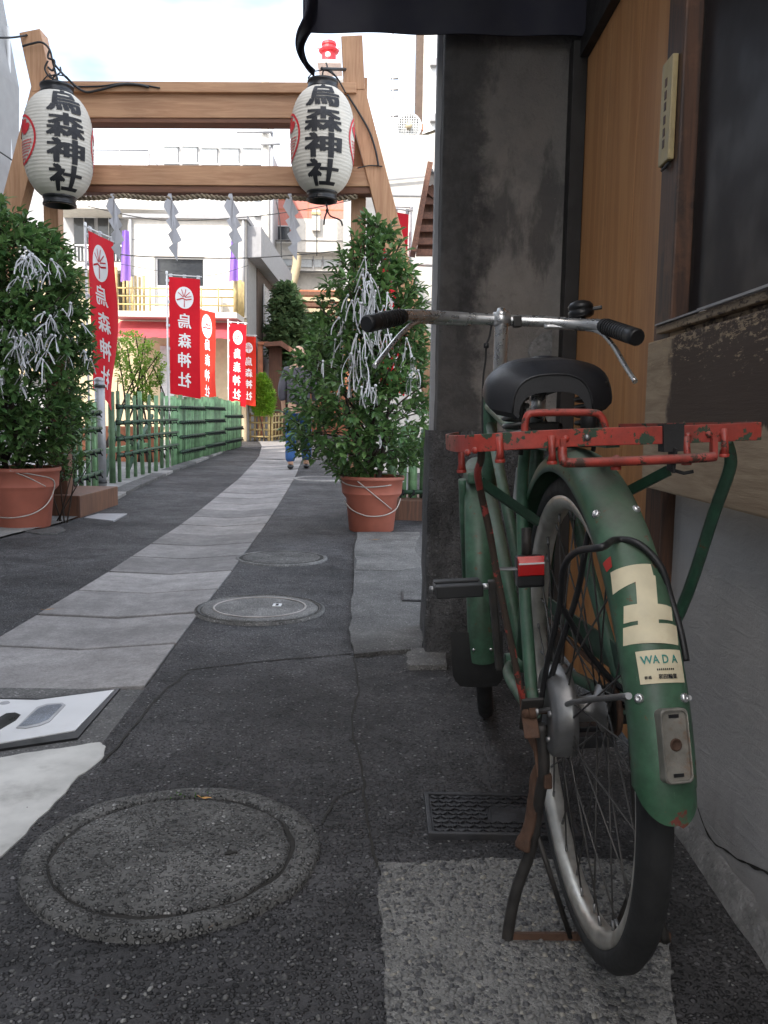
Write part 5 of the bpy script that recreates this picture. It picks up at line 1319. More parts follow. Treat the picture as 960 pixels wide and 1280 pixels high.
for px, py, n, sx, sy, L, where in ((458, 342, 7, 5, 10, .20, 'topmost in the long central bunch'), (455, 365, 12, 12, 12, .22, 'upper part of the long central bunch'), (460, 392, 11, 14, 14, .18, 'middle of the long central bunch'), (452, 425, 8, 10, 10, .22, 'lower bunch behind the left handlebar grip'), (450, 450, 11, 9, 10, .24, 'thick low bunch under the left grip'), (455, 478, 8, 8, 8, .16, 'lowest end of the central bunch'), (436, 380, 4, 5, 8, .16, 'small tuft on the path side'), (430, 400, 2, 5, 6, .14, 'pair hanging lower on the path side'), (505, 432, 5, 10, 8, .17, 'bunch nearest the pillar'), (520, 450, 5, 14, 8, .18, 'lower bunch nearest the pillar'), (510, 470, 4, 12, 8, .15, 'ragged end of the pillar bunch'), (478, 388, 3, 6, 8, .12, 'short strips pillar side of the bunch'), (484, 420, 3, 8, 10, .14, 'short strips between grip and pillar'), (404, 452, 2, 6, 8, .14, 'lone low strips on the path side'), (424, 425, 3, 5, 10, .16, 'loose strips beside the brake lever'), (432, 470, 2, 8, 8, .15, 'loose strips below the brake lever'), (474, 545, 2, 4, 6, .09, 'lone short strip just above the pot')):
    for _ in range(n): strip_at(px + random.gauss(0, sx * .8), py + random.gauss(0, sy * .9), yR0 + random.uniform(-.07, .10) + abs(px - 458) * .0028, L * random.uniform(.7, 1.1), gR, 'white paper strip, ' + where + ' in the tree beside the pillar')
gL = 'paper fortunes tied in the tree on the gate side'
yL0 = YL - .55
for px, py, n, sx, sy, L, where in ((34, 322, 9, 9, 5, .19, 'top bunch'), (42, 338, 6, 10, 8, .16, 'right half of the top bunch'), (28, 345, 4, 7, 8, .15, 'lower end of the top bunch'), (65, 395, 5, 12, 10, .12, 'first strips of the long row'), (78, 405, 6, 10, 8, .15, 'upper strips of the long row'), (12, 415, 10, 12, 8, .16, 'frame edge end of the long row'), (38, 420, 9, 12, 8, .18, 'middle of the long row'), (62, 425, 6, 10, 8, .18, 'right middle of the long row'), (92, 425, 6, 10, 8, .17, 'banner end of the long row'), (108, 435, 3, 6, 8, .16, 'last strips beside the banner'), (20, 440, 6, 10, 6, .18, 'second row near the frame edge'), (50, 445, 5, 10, 6, .19, 'second row in the centre'), (8, 475, 4, 8, 8, .15, 'lowest strips at the frame edge'), (28, 480, 3, 8, 8, .15, 'lowest strips above the trunks'), (58, 400, 3, 6, 8, .12, 'short strips above the long row')):
    for _ in range(n): strip_at(px + random.gauss(0, sx * 1.1), py + random.gauss(0, sy * 1.2), yL0 + random.uniform(-.06, .12) + max(0, px - 40) * .0045, L * random.uniform(.45, .8), gL, 'white paper strip, ' + where + ' in the large dark tree', 3)

# ================================================================ BANNERS
def banner(label, top_l, top_r, y_l, y_r, length, colour, wave, pole_dx=-.03, seed=1, mirror=True, skew=0.0, name='banner', group='red shrine banners along the fence', pole_h=None):
    random.seed(seed)
    A, B = at(*top_l, y_l), at(*top_r, y_r); base = V(A.x + pole_dx, A.y, gz(A.y))
    t = thing(name, label, 'banner', base, group)
    u_ = B - A; wd = u_.length; ux = u_ / wd; nrm = V(ux.y, -ux.x, 0).normalized()
    if nrm.y > 0: nrm = -nrm
    ph = random.uniform(0, 6)
    def cl(u, v, off=0.0):
        w_ = wave * (math.sin(v * 7 + ph + u * 2) * .6 + math.sin(u * 5 + v * 3 + ph) * .5) * (.25 + .75 * v) * (.2 + .8 * u)
        nar = 1 - .25 * abs(wave) * 6 * v * (.5 + .5 * math.sin(v * 5 + ph))
        return A + ux * (wd * u * nar + skew * v) + V(0, 0, -length * v - .02 * u * v) + nrm * (w_ + off)
    mb = MB(); mb.grid(lambda u, v: cl(u, v), 14, 40); mb.build('cloth', colour, t, True, fixn=False)
    ph_ = pole_h or (A.z + .06)
    MB().tube([base, V(base.x, base.y, ph_)], .013, 8).lathe([(.018, 0), (.018, .04), (0, .05)], V(base.x, base.y, ph_ - .02), 8).build('pole', M['white_metal'], t, True)
    MB().tube([V(base.x, base.y, A.z + .025), A + V(0, 0, .03), B + V(0, 0, .035) + ux * .03], .008, 6).build('crossbar', M['white_metal'], t, True)
    for u in (.06, .5, .94):
        p, q = cl(u - .045, 0, .004), cl(u + .045, 0, .004); mb = MB(); mb.poly([p, q, q + V(0, 0, .05), p + V(0, 0, .05)], -nrm * .016); mb.build('loop', M['white_strip'], t, True)
    for v in (.02, .2, .4, .6, .8):
        p, q = cl(0, v, .004), cl(0, v + .022, .004); mb = MB(); mb.poly([p + ux * .01, q + ux * .01, q - ux * .055, p - ux * .055], -nrm * .012); mb.build('loop', M['white_strip'], t, True)
    sx = -1 if mirror else 1
    def put(cx, cv, pts_, off): return [cl(min(max(cx + sx * x / wd, 0.0), 1.0), cv - y / length, off) for x, y in pts_]
    # crest: white disc with red fan of feathers
    R0 = wd * .29; mb = MB(); n = 28
    vs = [(0, 0)] + [(R0 * k * math.cos(2 * PI * j / n), R0 * k * math.sin(2 * PI * j / n)) for k in (.5, 1) for j in range(n)]
    mb.add(put(.5, .165, vs, .004), [(0, 1 + j, 1 + (j + 1) % n) for j in range(n)] + [(1 + j, 1 + n + j, 1 + n + (j + 1) % n, 1 + (j + 1) % n) for j in range(n)])
    cr = mb.build('crest', M['flag_white'], t, True, fixn=False)
    mb = MB()
    for a in (25, 60, 95, 130, 160):
        a = R(a); l = R0 * .8; w1 = R0 * .035
        q = [(R0 * .1 * math.cos(a) + s_ * w1 * math.sin(a), R0 * .1 * math.sin(a) - s_ * w1 * math.cos(a)) for s_ in (-1, 1)] + [(l * math.cos(a + .15) + s_ * w1 * math.sin(a), l * math.sin(a + .15) - s_ * w1 * math.cos(a)) for s_ in (1, -1)]
        mb.add(put(.5, .165, q, .007), [(0, 1, 2, 3)])
    q = [(-R0 * .8, -.02 * R0), (-R0 * .2, -.14 * R0), (R0 * .2, -.02 * R0), (R0 * .85, -.2 * R0), (R0 * .8, -.3 * R0), (R0 * .2, -.12 * R0), (-R0 * .2, -.24 * R0), (-R0 * .8, -.12 * R0)]
    mb.add(put(.5, .165, q, .0075), [(0, 1, 6, 7), (1, 2, 5, 6), (2, 3, 4, 5)])
    q = [(-.03 * R0, -.2 * R0), (.04 * R0, -.2 * R0), (.06 * R0, -.85 * R0), (-.02 * R0, -.85 * R0)]; mb.add(put(.5, .165, q, .007), [(0, 1, 2, 3)])
    mb.build('crest_lines', M['flag_red'], cr, True, fixn=False)
    for ch_, cv in zip('烏森神社', (.36, .525, .69, .86)):
        vs, fs, w_, h_ = text_mesh(ch_, 1.0, .022, .2); k = length * .125 / h_; kx = min(wd * .50, length * .14) / w_
        vs2 = [cl(min(max(.5 + sx * p.x * kx / wd, 0), 1), cv - p.y * k / length, .004 + .0006 * p.z) for p in vs]
        mb = MB(); mb.add(vs2, fs); mb.build('lettering', M['flag_white'], t, True, fixn=False)
    return t
banner('red banner with white lettering nearest the left potted tree, fluttering', (110, 288), (142, 303), 9.6, 9.15, 1.70, M['flag_red'], .085, seed=2, skew=.06)
banner('tall flat red banner with mirrored white lettering, second from the gate', (211, 346), (250, 349), 13.2, 13.0, 1.74, M['flag_red'], .022, seed=4)
banner('orange red banner half behind the tall flat red one', (248, 386), (269, 391), 16.9, 16.3, 1.74, M['flag_orange'], .03, seed=8, skew=.05)
banner('narrow red banner fourth along the fence, lower corner swinging', (287, 404), (308, 406), 19.0, 18.7, 1.74, M['flag_red'], .04, seed=12, skew=-.03)
banner('orange red banner farthest along the fence by the round conifer', (302, 420), (320, 421), 22.4, 22.2, 1.74, M['flag_orange'], .02, seed=15)
banner('red banner half hidden behind the crown of the tree by the pillar', (478, 262), (511, 268), 8.9, 8.5, 1.72, M['flag_red'], .04, seed=19, pole_dx=.29, pole_h=2.9, group='red shrine banners along the fence')

# ================================================================ FENCES
def fence(label, x0, y0, x1, y1, n, r, h, jit, rails, group='green bamboo fence panels beside the path', posts=True, gaps=0):
    t = thing('bamboo_fence', label, 'fence', (x0, y0, gz(y0)), group)
    A, B = V(x0, y0, 0), V(x1, y1, 0); d = (B - A); L_ = d.length; d.normalize(); nn = V(-d.y, d.x, 0)
    base = MB(); base.tube([(0, 0, 0), (0, 0, 1)], r, 8).lathe([(r * .8, 1.0001), (r * .75, .97), (0, .97)], n=8)
    first = None
    for i in range(n):
        p = A + d * (L_ * (i + .5) / n)
        if first is None:
            first = base.build('picket', M['bamboo_green'], t, bevel=0); o = first
        else: o = first.copy(); COL.objects.link(o); o.parent = t
        o.location = (p.x - x0, p.y - y0, gz(p.y) - gz(y0) + random.uniform(0, .03)); o.scale = (random.uniform(.85, 1.2),) * 2 + (h + random.uniform(-jit, jit),); o.rotation_euler = (random.uniform(-.02, .02), random.uniform(-.02, .02), random.uniform(0, 6))
    for z in rails:
        for s in (1,):
            mb = MB(); off = -nn * (r + .016) if nn.y > 0 or True else nn
            mb.tube([A + off + V(0, 0, z + gz(y0)), A.lerp(B, .5) + off + V(0, 0, z + gz((y0 + y1) / 2) + .006), B + off + V(0, 0, z + gz(y1))], .019, 6); mb.build('rail', M['bamboo_dark'], t, True)
        tw = MB()
        for i in range(n):
            p = A + d * (L_ * (i + .5) / n) + V(0, 0, z + gz(y0)); tw.tube([p + nn * (r + .006) + V(0, 0, .02), p - nn * (r + .036) + V(0, 0, .014), p - nn * (r + .036) - V(0, 0, .014), p + nn * (r + .006) - V(0, 0, .02)], .0105, 5, closed=True)
            tw.tube([p - nn * (r + .034), p - nn * (r + .06) - d * .03 - V(0, 0, .035)], .008, 4)
        tw.build('lashing', M['twine'], t, True, kind='stuff')
    if posts:
        for s in (0, 1):
            p = A.lerp(B, s) - nn * -.03; mb = MB(); mb.tube([V(p.x, p.y, gz(p.y)), V(p.x, p.y, gz(p.y) + h + .02)], .035, 10); mb.build('post', M['bamboo_green'], t, True)
    return t
random.seed(31)
fx = lambda y: interp([(-2.72, 7.0), (-2.98, 9.3), (-3.05, 11), (-3.1, 14), (-3.25, 19.5)], y)
fence('openwork green bamboo fence panel right behind the gate post', fx(7.3), 7.3, fx(8.7), 8.7, 5, .023, .88, .04, (.2, .42, .64, .8))
fo = fence('openwork green bamboo fence panel between the metal post and second banner', fx(9.5), 9.5, fx(12.6), 12.6, 9, .023, 1.0, .03, (.32, .5, .68, .86))
fence('close set green bamboo fence panel under the second banner', fx(12.7), 12.7, fx(14.6), 14.6, 15, .036, 1.0, .04, (.2, .42, .64, .86))
fence('close set green bamboo fence panel under the third banner', fx(14.75), 14.75, fx(16.7), 16.7, 20, .040, 1.02, .02, (.2, .42, .64, .86))
fence('pale green bamboo fence panel at the far end of the row', fx(16.8), 16.8, fx(19.2), 19.2, 22, .046, .98, .02, (.2, .45, .7))
for a, b in (((-3.2, 9.8, .1), (-3.3, 10.8, .9)), ((-3.25, 12.0, .8), (-3.3, 11.0, .1)), ((-3.1, 9.7, .62), (-3.35, 11.8, .35))):
    MB().bar(a, b, .05, .04).build('brace', M['bamboo_dark'], fo, True)
MB().bar((-3.32, 9.6, .36), (-3.38, 12.2, .38), .06, .06).build('back_rail', M['bamboo_green'], fo, True)
fence('short green bamboo fence beside the pillar behind the potted tree', .02, 7.0, .62, 7.05, 7, .034, .72, .03, (.2, .5), posts=False)
mp = gr(127, 609)
mt = thing('metal_post', 'grey steel tube post between the two openwork fence panels', 'post', (at(127, 609, 8.95).x, 8.95, gz(8.95)))
MB().tube([(0, 0, 0), (0, 0, 1.12)], .052, 16).build('tube', M['steel'], mt)
MB().lathe([(.054, 1.12), (.054, 1.14), (.03, 1.155), (0, 1.16)], n=16).build('cap', M['steel'], mt)
for z in (.06, 1.05): MB().lathe([(.053, z), (.057, z), (.057, z + .03), (.053, z + .03)], n=16).build('band', M['dark_metal'], mt)
# kerb blocks along the fence foot
kbp = struct('kerb')
y = 7.2
while y < 18:
    ln = random.uniform(.5, .9); y2 = y + ln
    mb = MB(); mb.poly([(kb(y) - .16, y, gz(y) - .03), (kb(y) + .015, y, gz(y) - .03), (kb(y2) + .015, y2 - .02, gz(y2) - .03), (kb(y2) - .16, y2 - .02, gz(y2) - .03)], (0, 0, .062)); mb.build('kerb_stone', M['concrete_pad' if random.random() < .5 else 'pavement'], kbp, bevel=.008); y = y2
# low yellow bamboo fence at the end
def lattice(label, pA, pB, h, n, rails):
    A, B = pA, pB; t = thing('bamboo_fence', label, 'fence', (A.x, A.y, A.z), 'yellow bamboo lattices at the path end')
    for i in range(n):
        p = A.lerp(B, i / (n - 1)); tk = .035 if i in (0, n - 1) else .025
        mb = MB(); mb.tube([p, p + V(0, 0, h * (1.08 if i in (0, n - 1) else 1))], tk, 8); mb.build('picket', M['bamboo_yellow'], t, True)
    for k in range(rails):
        z = h * (.15 + .75 * k / (rails - 1)); mb = MB(); mb.tube([A + V(0, -.04, z), B + V(0, -.04, z)], .024, 8); mb.build('rail', M['bamboo_yellow'], t, True)
yF = 23.0
a, b, c = at(307, 551, yF), at(336, 549, yF), at(352, 549, yF + 1.5)
for p in (a, b, c): p.z = gz(p.y)
lattice('yellow bamboo lattice fence at the far end of the green fence', a, b, .74, 6, 4)
lattice('yellow bamboo lattice fence turning the corner under the round conifer', b + V(.08, .05, 0), c, .74, 4, 4)

# ================================================================ PERSON walking away
pp = gr(373, 587, .055); PX, PY, PZ = pp.x, 12.4, gz(12.4); pc = at(373, 520, PY); PX = pc.x
person = thing('person', 'bald person in dark grey shirt and blue trousers walking away', 'person', (PX, PY, PZ))
def skin_obj(name, m, verts, edges, radii, root=0, sub=2):
    me = bpy.data.meshes.new(name); me.from_pydata(verts, edges, []); o = bpy.data.objects.new(name, me); COL.objects.link(o); o.parent = person
    me.materials.append(m); md = o.modifiers.new('s', 'SKIN'); md.use_smooth_shade = True
    for i, r in enumerate(radii):
        d = me.skin_vertices[0].data[i]; d.radius = r if isinstance(r, tuple) else (r, r); d.use_root = i == root
    ss = o.modifiers.new('b', 'SUBSURF'); ss.levels = sub; ss.render_levels = sub; return o
hip = .88
bv = [(0, 0, hip), (0, .01, 1.08), (0, .02, 1.30), (0, .01, 1.44), (0, .0, 1.52), (0, .015, 1.60), (0, .01, 1.68),      # 0-6 spine, neck, head
      (-.17, .01, 1.40), (-.235, -.02, 1.14), (-.225, .05, .92), (-.215, .08, .80),                                     # left arm
      (.17, .01, 1.40), (.235, .03, 1.14), (.225, .12, .93), (.215, .16, .82),                                          # right arm
      (-.09, .0, .82), (-.095, -.03, .47), (-.10, -.10, .10), (-.10, -.02, .03),                                         # left leg
      (.09, .0, .82), (.10, .10, .48), (.105, .12, .09), (.105, .22, .03)]
be_ = [(0, 1), (1, 2), (2, 3), (3, 4), (4, 5), (5, 6), (3, 7), (7, 8), (8, 9), (9, 10), (3, 11), (11, 12), (12, 13), (13, 14), (0, 15), (15, 16), (16, 17), (17, 18), (0, 19), (19, 20), (20, 21), (21, 22)]
brd = [(.15, .1), (.14, .1), (.16, .1), (.10, .08), (.05, .055), (.075, .09), (.07, .085), .055, .042, .03, .035, .055, .042, .03, .035, .085, .06, .042, .04, .085, .06, .042, .04]
skin_obj('body', M['skin'], bv, be_, brd)
skin_obj('shirt', M['shirt'], [(0, 0, .86), (0, .01, 1.08), (0, .02, 1.30), (0, .01, 1.45), (-.18, .01, 1.40), (-.24, -.02, 1.14), (.18, .01, 1.40), (.24, .03, 1.14), (-.23, .04, .97), (.23, .1, .97)], [(0, 1), (1, 2), (2, 3), (2, 4), (4, 5), (5, 8), (2, 6), (6, 7), (7, 9)], [(.19, .13), (.18, .125), (.19, .125), (.09, .08), .075, .065, .075, .065, .055, .055])
skin_obj('trousers', M['denim'], [(0, 0, .90), (-.095, .0, .80), (-.10, -.03, .47), (-.105, -.10, .09), (.095, .0, .80), (.105, .10, .48), (.108, .12, .11)], [(0, 1), (1, 2), (2, 3), (0, 4), (4, 5), (5, 6)], [(.165, .115), .105, .085, .078, .105, .085, .078])
mb = MB(); mb.ico((0, .015, 1.645), .098, 3, (.86, 1.05, 1.15)); mb.build('head', M['skin'], person)
for s, yy, zz in ((-1, -.06, .04), (1, .17, .04)):
    mb = MB(); mb.ico((.104 * s, yy, zz), .055, 2, (.85, 2.1, .75)); mb.build('shoe', M['black'], person)
    mb = MB(); mb.ico((.088 * s, .012, 1.635), .02, 1, (.45, .9, 1.5)); mb.build('ear', M['skin'], person)
    for k in range(4):
        mb = MB(); hx, hy = (-.215, .08) if s < 0 else (.215, .16)
        mb.tube([(hx + .012 * (k - 1.5) * .6, hy - .02 + .014 * k, .78), (hx, hy - .02 + .014 * k, .735), (hx - .012 * s, hy - .018 + .012 * k, .70 + .006 * abs(k - 1.5))], [.009, .0085, .007], 6); mb.build('finger', M['skin'], person)
    mb = MB(); mb.tube([(hx - .02 * s, hy + .03, .79), (hx - .035 * s, hy + .045, .755), (hx - .03 * s, hy + .05, .73)], [.010, .009, .008], 6); mb.build('thumb', M['skin'], person)
mb = MB(); mb.ico((0, .118, 1.635), .016, 1, (.8, 1.2, 1.3)); mb.build('nose', M['skin'], person)
for s in (-1, 1): mb = MB(); mb.ico((.03 * s, .105, 1.655), .011, 1); mb.build('eye', M['flag_white'], person)
mb = MB(); mb.box((0, .105, 1.60), (.045, .008, .008)); mb.build('mouth', M['red_ink'], person, bevel=.002)

# ================================================================ SHRUBS AND TREES beyond the fence
def shrub(name, label, cat, rows, y0, n, L, m, seed, stems, depth=.8, nl=8, wide=.26, group=None):
    random.seed(seed); env = envelope(rows, y0, depth); mb = MB()
    x_ = at((rows[-1][1] + rows[-1][2]) / 2, 500, y0).x
    t = thing(name, label, cat, (x_, y0, gz(y0)), group)
    twigs(mb, None, None, n, env, L, L * wide, nl, lambda z: V(x_, y0, z - .3))
    mb.build('crown', m, t, True, kind='stuff', fixn=False)
    for k in range(stems):
        p = env(); b_ = V(x_ + random.uniform(-.25, .25) * stems / 6, y0 + random.uniform(-.1, .1), gz(y0)); mid = b_.lerp(p, .5) + V(random.uniform(-.1, .1), 0, .1)
        MB().tube(spline([b_, mid, p], 4), [.022 * (1 - .08 * i) for i in range(9)], 6).build('trunk', M['bark'], t, True)
    return t
shrub('flowering_shrub', 'bright yellow green shrub with bare stems behind the open fence', 'shrub', [(414, 150, 170), (425, 136, 195), (440, 132, 208), (452, 138, 210), (462, 142, 208), (480, 146, 204), (500, 158, 190)], 13.3, 230, .07, M['leaf_bright'], 41, 16)
MBs = shrub('round_conifer', 'round bright green conifer by the yellow lattice fence', 'shrub', [(467, 324, 330), (475, 316, 338), (490, 312, 344), (505, 312, 345), (515, 316, 342)], 22.8, 700, .10, M['leaf_cone'], 43, 1, nl=9, wide=.16)
shrub('evergreen_tree', 'tall dark evergreen tree at the end of the path beyond the person', 'tree', [(355, 348, 362), (370, 338, 376), (395, 334, 384), (420, 332, 388), (445, 334, 388), (465, 345, 385)], 25.0, 430, .24, M['leaf_dark'], 47, 3, nl=8, wide=.3)
shrub('garden_tree', 'leafy tree growing behind the far wall near the salmon building', 'tree', [(396, 380, 400), (410, 374, 420), (440, 372, 430), (480, 380, 430)], 27.0, 330, .26, M['leaf_dark'], 53, 2, nl=8, wide=.3)

# ================================================================ BUILDINGS beyond
def bx(mb, a, b, y0, dep):                           # block whose front face spans pixel a (top-left) to b (bottom-right) at depth y0
    A, B = at(*a, y0), at(*b, y0); return mb.boxp((A.x, y0, B.z), (B.x, y0 + dep, A.z))
def bpart(name, m, t, a, b, y0, dep, bevel=0): return bx(MB(), a, b, y0, dep).build(name, M[m], t, True, bevel=bevel)
HY = 22.5
h0 = at(235, 520, HY)
wh = thing('white_house', 'white house with bamboo railed balcony and red awning behind the fence', 'house', (h0.x, HY, .15))
A, B = at(100, 272, HY), at(307, 545, HY)
f_z0, f_z1 = gz(HY) - .1, A.z
zb = at(230, 396, HY).z
def hole_wall(t, name, m, x0, x1, z0, z1, y, th, hx0, hx1, hz0, hz1):
    mb = MB(); mb.boxp((x0, y, z0), (hx0, y + th, z1)).boxp((hx1, y, z0), (x1, y + th, z1)).boxp((hx0, y, z0), (hx1, y + th, hz0)).boxp((hx0, y, hz1), (hx1, y + th, z1))
    return mb.build(name, M[m], t, True)
wl, wr_ = at(160, 300, HY).x, at(307, 300, HY).x
w0, w1 = at(193, 320, HY), at(256, 396, HY)
hole_wall(wh, 'upper_wall', 'white_wall', wl, wr_, zb, f_z1, HY, .18, w0.x, w1.x, zb + .25, w0.z)
MB().boxp((at(75, 300, HY).x, HY + .05, f_z0), (wr_ - .002, HY + .3, zb - .02)).build('lower_wall', M['cream_wall'], wh, True)
MB().boxp((wl - .1, HY - .12, f_z1), (wr_ + .06, HY + 9, f_z1 + .1)).build('roof_edge', M['grey_metal'], wh, True)
wn = MB(); wn.boxp((w0.x, HY + .12, zb + .25), (w1.x, HY + .16, w0.z)); win = wn.build('window', M['dark_glass'], wh, True)
for (xa, xb, za, zb_) in ((w0.x, w1.x, w0.z - .05, w0.z), (w0.x, w0.x + .05, zb + .25, w0.z - .052), (w1.x - .05, w1.x, zb + .25, w0.z - .052), (w0.x + .052, w1.x - .052, at(220, 358, HY).z - .05, at(220, 358, HY).z + .03), (at(229, 350, HY).x - .03, at(229, 350, HY).x + .03, zb + .25, at(220, 358, HY).z - .052)):
    MB().boxp((xa, HY + .08, za), (xb, HY + .118, zb_)).build('window_frame', M['white_metal'], win, True)
MB().boxp((w0.x + .052, HY + .09, zb + .26), (w1.x - .052, HY + .115, at(220, 358, HY).z - .06)).build('lower_pane', M['pale_glass'], win, True)
bl_, br_ = at(140, 396, HY - 1).x, at(297, 396, HY - 1).x
MB().boxp((bl_, HY - 1.1, zb - .14), (br_, HY + .04, zb)).build('balcony_slab', M['white_wall'], wh, True, bevel=.01)
for zq in (.17, .37, .56):
    MB().tube([(bl_ + .1, HY - 1, zb + zq), (br_ - .02, HY - 1, zb + zq)], .02, 8).build('balcony_rail', M['bamboo_yellow'], wh, True)
for i in range(8):
    x = bl_ + .1 + (br_ - bl_ - .15) * i / 7
    MB().tube([(x, HY - 1, zb), (x, HY - 1, zb + (.6 if i not in (0, 7) else 1.05))], .022 if i not in (0, 7) else .055, 8).build('balcony_post', M['bamboo_yellow'], wh, True)
for xq0, xq1 in ((bl_ + .25, bl_ + .75), (br_ - .05, br_ + .0)):
    for i in range(6):
        x = xq0 + (xq1 - xq0) * i / 5; yy = HY - .95 + (.8 * i / 5 if xq1 > br_ - .1 else .1)
        MB().tube([(x, yy, zb), (x, yy, zb + .85 + .03 * (i % 2))], .035, 6).build('screen_cane', M['bamboo_yellow'], wh, True)
aw0, aw1 = at(140, 399, HY - 1), at(294, 417, HY - 1.5)
MB().grid(lambda u, v: V(aw0.x + (aw1.x - aw0.x) * u, HY - .3 - 1.2 * v, zb - .16 - .5 * v - (.02 * (math.sin(u * 25) ** 2) if v > .99 else 0)), 60, 3).build('awning', M['red_awning'], wh, True, fixn=False)
MB().boxp((aw0.x, HY - .2, zb - .16), (aw1.x, HY + .04, zb - .145)).build('awning_box', M['white_metal'], wh, True)
# its flank, with the shade put into a darker wall colour
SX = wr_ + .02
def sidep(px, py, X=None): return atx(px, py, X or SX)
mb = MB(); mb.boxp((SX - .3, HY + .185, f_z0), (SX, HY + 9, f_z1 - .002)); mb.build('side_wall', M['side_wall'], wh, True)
q0, q1 = sidep(309, 345), sidep(327, 455)
MB().boxp((SX + .001, 24.2, 3.0), (SX + .03, 29.5, 5.0)).build('side_cladding', M['brown_wall'], wh, True)
sw = MB().boxp((SX + .031, 25.2, 3.35), (SX + .05, 26.9, 4.6)).build('window', M['pale_glass'], wh, True)
MB().boxp((SX + .031, 25.2, 3.35), (SX + .08, 25.3, 4.6)).boxp((SX + .031, 26.8, 3.35), (SX + .08, 26.9, 4.6)).build('window_frame', M['white_metal'], sw, True)
MB().boxp((SX + .001, HY + .18, f_z1 - .9), (SX + .35, 30, f_z1 - .1)).build('side_eave', M['grey_metal'], wh, True)
MB().boxp((SX + .001, 30.5, f_z0), (SX + .4, 31.2, f_z1 - .9)).build('corner_pier', M['cream_wall'], wh, True)
# brick planter and rubble below the shrub
MB().boxp((at(100, 540, 13.5).x, 13.3, gz(13)), (-3.5, 13.6, .62)).build('planter_wall', M['planter'], tag(thing('planter', 'low terracotta brick planter behind the open fence', 'planter', (-4.4, 13.3, gz(13))), 'low terracotta brick planter behind the open fence'), True, bevel=.01)

for px_ in (163, 304): MB().tube([at(px_, 274, HY - .06), at(px_, 391, HY - .06)], .04, 8).build('downpipe', M['grey_metal'], wh, True)
for py_ in (300, 345): MB().boxp((wl + .02, HY - .004, at(200, py_, HY).z - .012), (w0.x - .1, HY + .02, at(200, py_, HY).z + .012)).build('wall_joint', M['grey_metal'], wh, True)
MB().boxp((w1.x + .1, HY - .004, at(200, 300, HY).z - .012), (wr_ - .02, HY + .02, at(200, 300, HY).z + .012)).build('wall_joint', M['grey_metal'], wh, True)
for px_ in (200, 222): MB().boxp((at(px_, 420, HY).x, HY - .02, .5), (at(px_ + 17, 420, HY).x, HY + .048, zb - .75)).build('ground_window', M['pale_glass'], wh, True)
MB().boxp((at(262, 372, HY - .4).x, HY - .45, zb), (at(276, 372, HY - .4).x, HY - .1, zb + .5)).build('air_conditioner', M['white_metal'], wh, True, bevel=.02)
# purple curtains hung at the balcony corners
def curtain(px, y0, y1, yy, wpx, label):
    A = at(px, y0, yy); L_ = A.z - at(px, y1, yy).z; wd = wpx / F_PX * yy; mb = MB()
    mb.grid(lambda u, v: A + V((u - .5) * wd * (.75 + .5 * v) - .10 * v * wd, .05 * math.sin(u * 9 + v), -L_ * v * (1 - .03 * u)), 10, 16)
    t = tag(mb.build('purple_curtain', M['purple'], loc=A, fixn=False), label, 'curtain', 'purple curtains on the balcony'); return t
curtain(157, 288, 352, HY - 1.2, 11, 'purple curtain strip hanging at the shaded corner of the balcony')
curtain(293, 300, 352, HY - 1.2, 10, 'purple curtain strip hanging at the sunny corner of the balcony')

# grey apartment block with balcony behind the first banner
AY = 25.0
ap = thing('apartment_block', 'grey apartment block with railed balcony behind the first banner', 'building', tuple(at(110, 540, AY)))
bpart('wall', 'grey_wall', ap, (20, 236), (168, 545), AY + 1.2, 5)
bpart('roof_slab', 'white_wall', ap, (60, 246), (205, 262), AY, 1.19)
bpart('balcony_slab', 'white_wall', ap, (70, 327), (156, 338), AY, 1.19)
for i in range(18): bpart('baluster', 'white_metal', ap, (78 + i * 4.4, 308), (79.2 + i * 4.4, 326), AY + .02, .04)
bpart('hand_rail', 'white_metal', ap, (74, 305), (156, 308), AY, .06)
for a, b in (((92, 272), (118, 326)), ((122, 270), (150, 326))):
    w_ = bpart('window', 'dark_glass', ap, a, b, AY + 1.15, .04); 
    for p, q in (((a[0] - 1, a[1] - 2), (b[0] + 1, a[1])), (((a[0] + b[0]) / 2 - .7, a[1]), ((a[0] + b[0]) / 2 + .7, b[1]))): bpart('window_frame', 'white_metal', w_ if False else ap, p, q, AY + 1.08, .06)
bpart('annex_wall', 'cream_wall', ap, (20, 339), (150, 470), AY + .6, .55)
# pale towers that fill the sky line
def tower(label, a, b, y, dep, m, wins, name='office_building', extra=None):
    t = thing(name, label, 'building', tuple(at((a[0] + b[0]) / 2, 545, y)))
    A, B = at(*a, y), at(*b, y); MB().boxp((A.x, y, gz(y) - .1), (B.x, y + dep, A.z)).build('wall', M[m], t, True)
    for (p, q, mm) in wins:
        w_ = bpart('window', mm, t, p, q, y - .06, .055)
        w_pad = 1.0; f_ = MB(); 
        for lo, hi in (((p[0] - 1, p[1] - 1.2), (q[0] + 1, p[1])), ((p[0] - 1, q[1]), (q[0] + 1, q[1] + 1.6))): f_.v and None; bx(MB(), lo, hi, y - .12, .115).build('sill', M['white_metal'], w_, True)
    return t
t = tower('white overexposed office building behind the white house roof', (186, 176), (335, 545), 33, 8, 'tower_wall', [((293, 275), (306, 296), 'pale_glass'), ((318, 283), (326, 300), 'pale_glass'), ((276, 185), (298, 204), 'pale_glass'), ((304, 185), (326, 204), 'pale_glass'), ((252, 185), (271, 204), 'pale_glass'), ((205, 183), (222, 203), 'pale_glass'), ((228, 183), (246, 203), 'pale_glass'), ((318, 250), (327, 268), 'pale_glass')])
for i, (p, q) in enumerate((((110, 187), (186, 189)), ((60, 214), (205, 217)))): pass
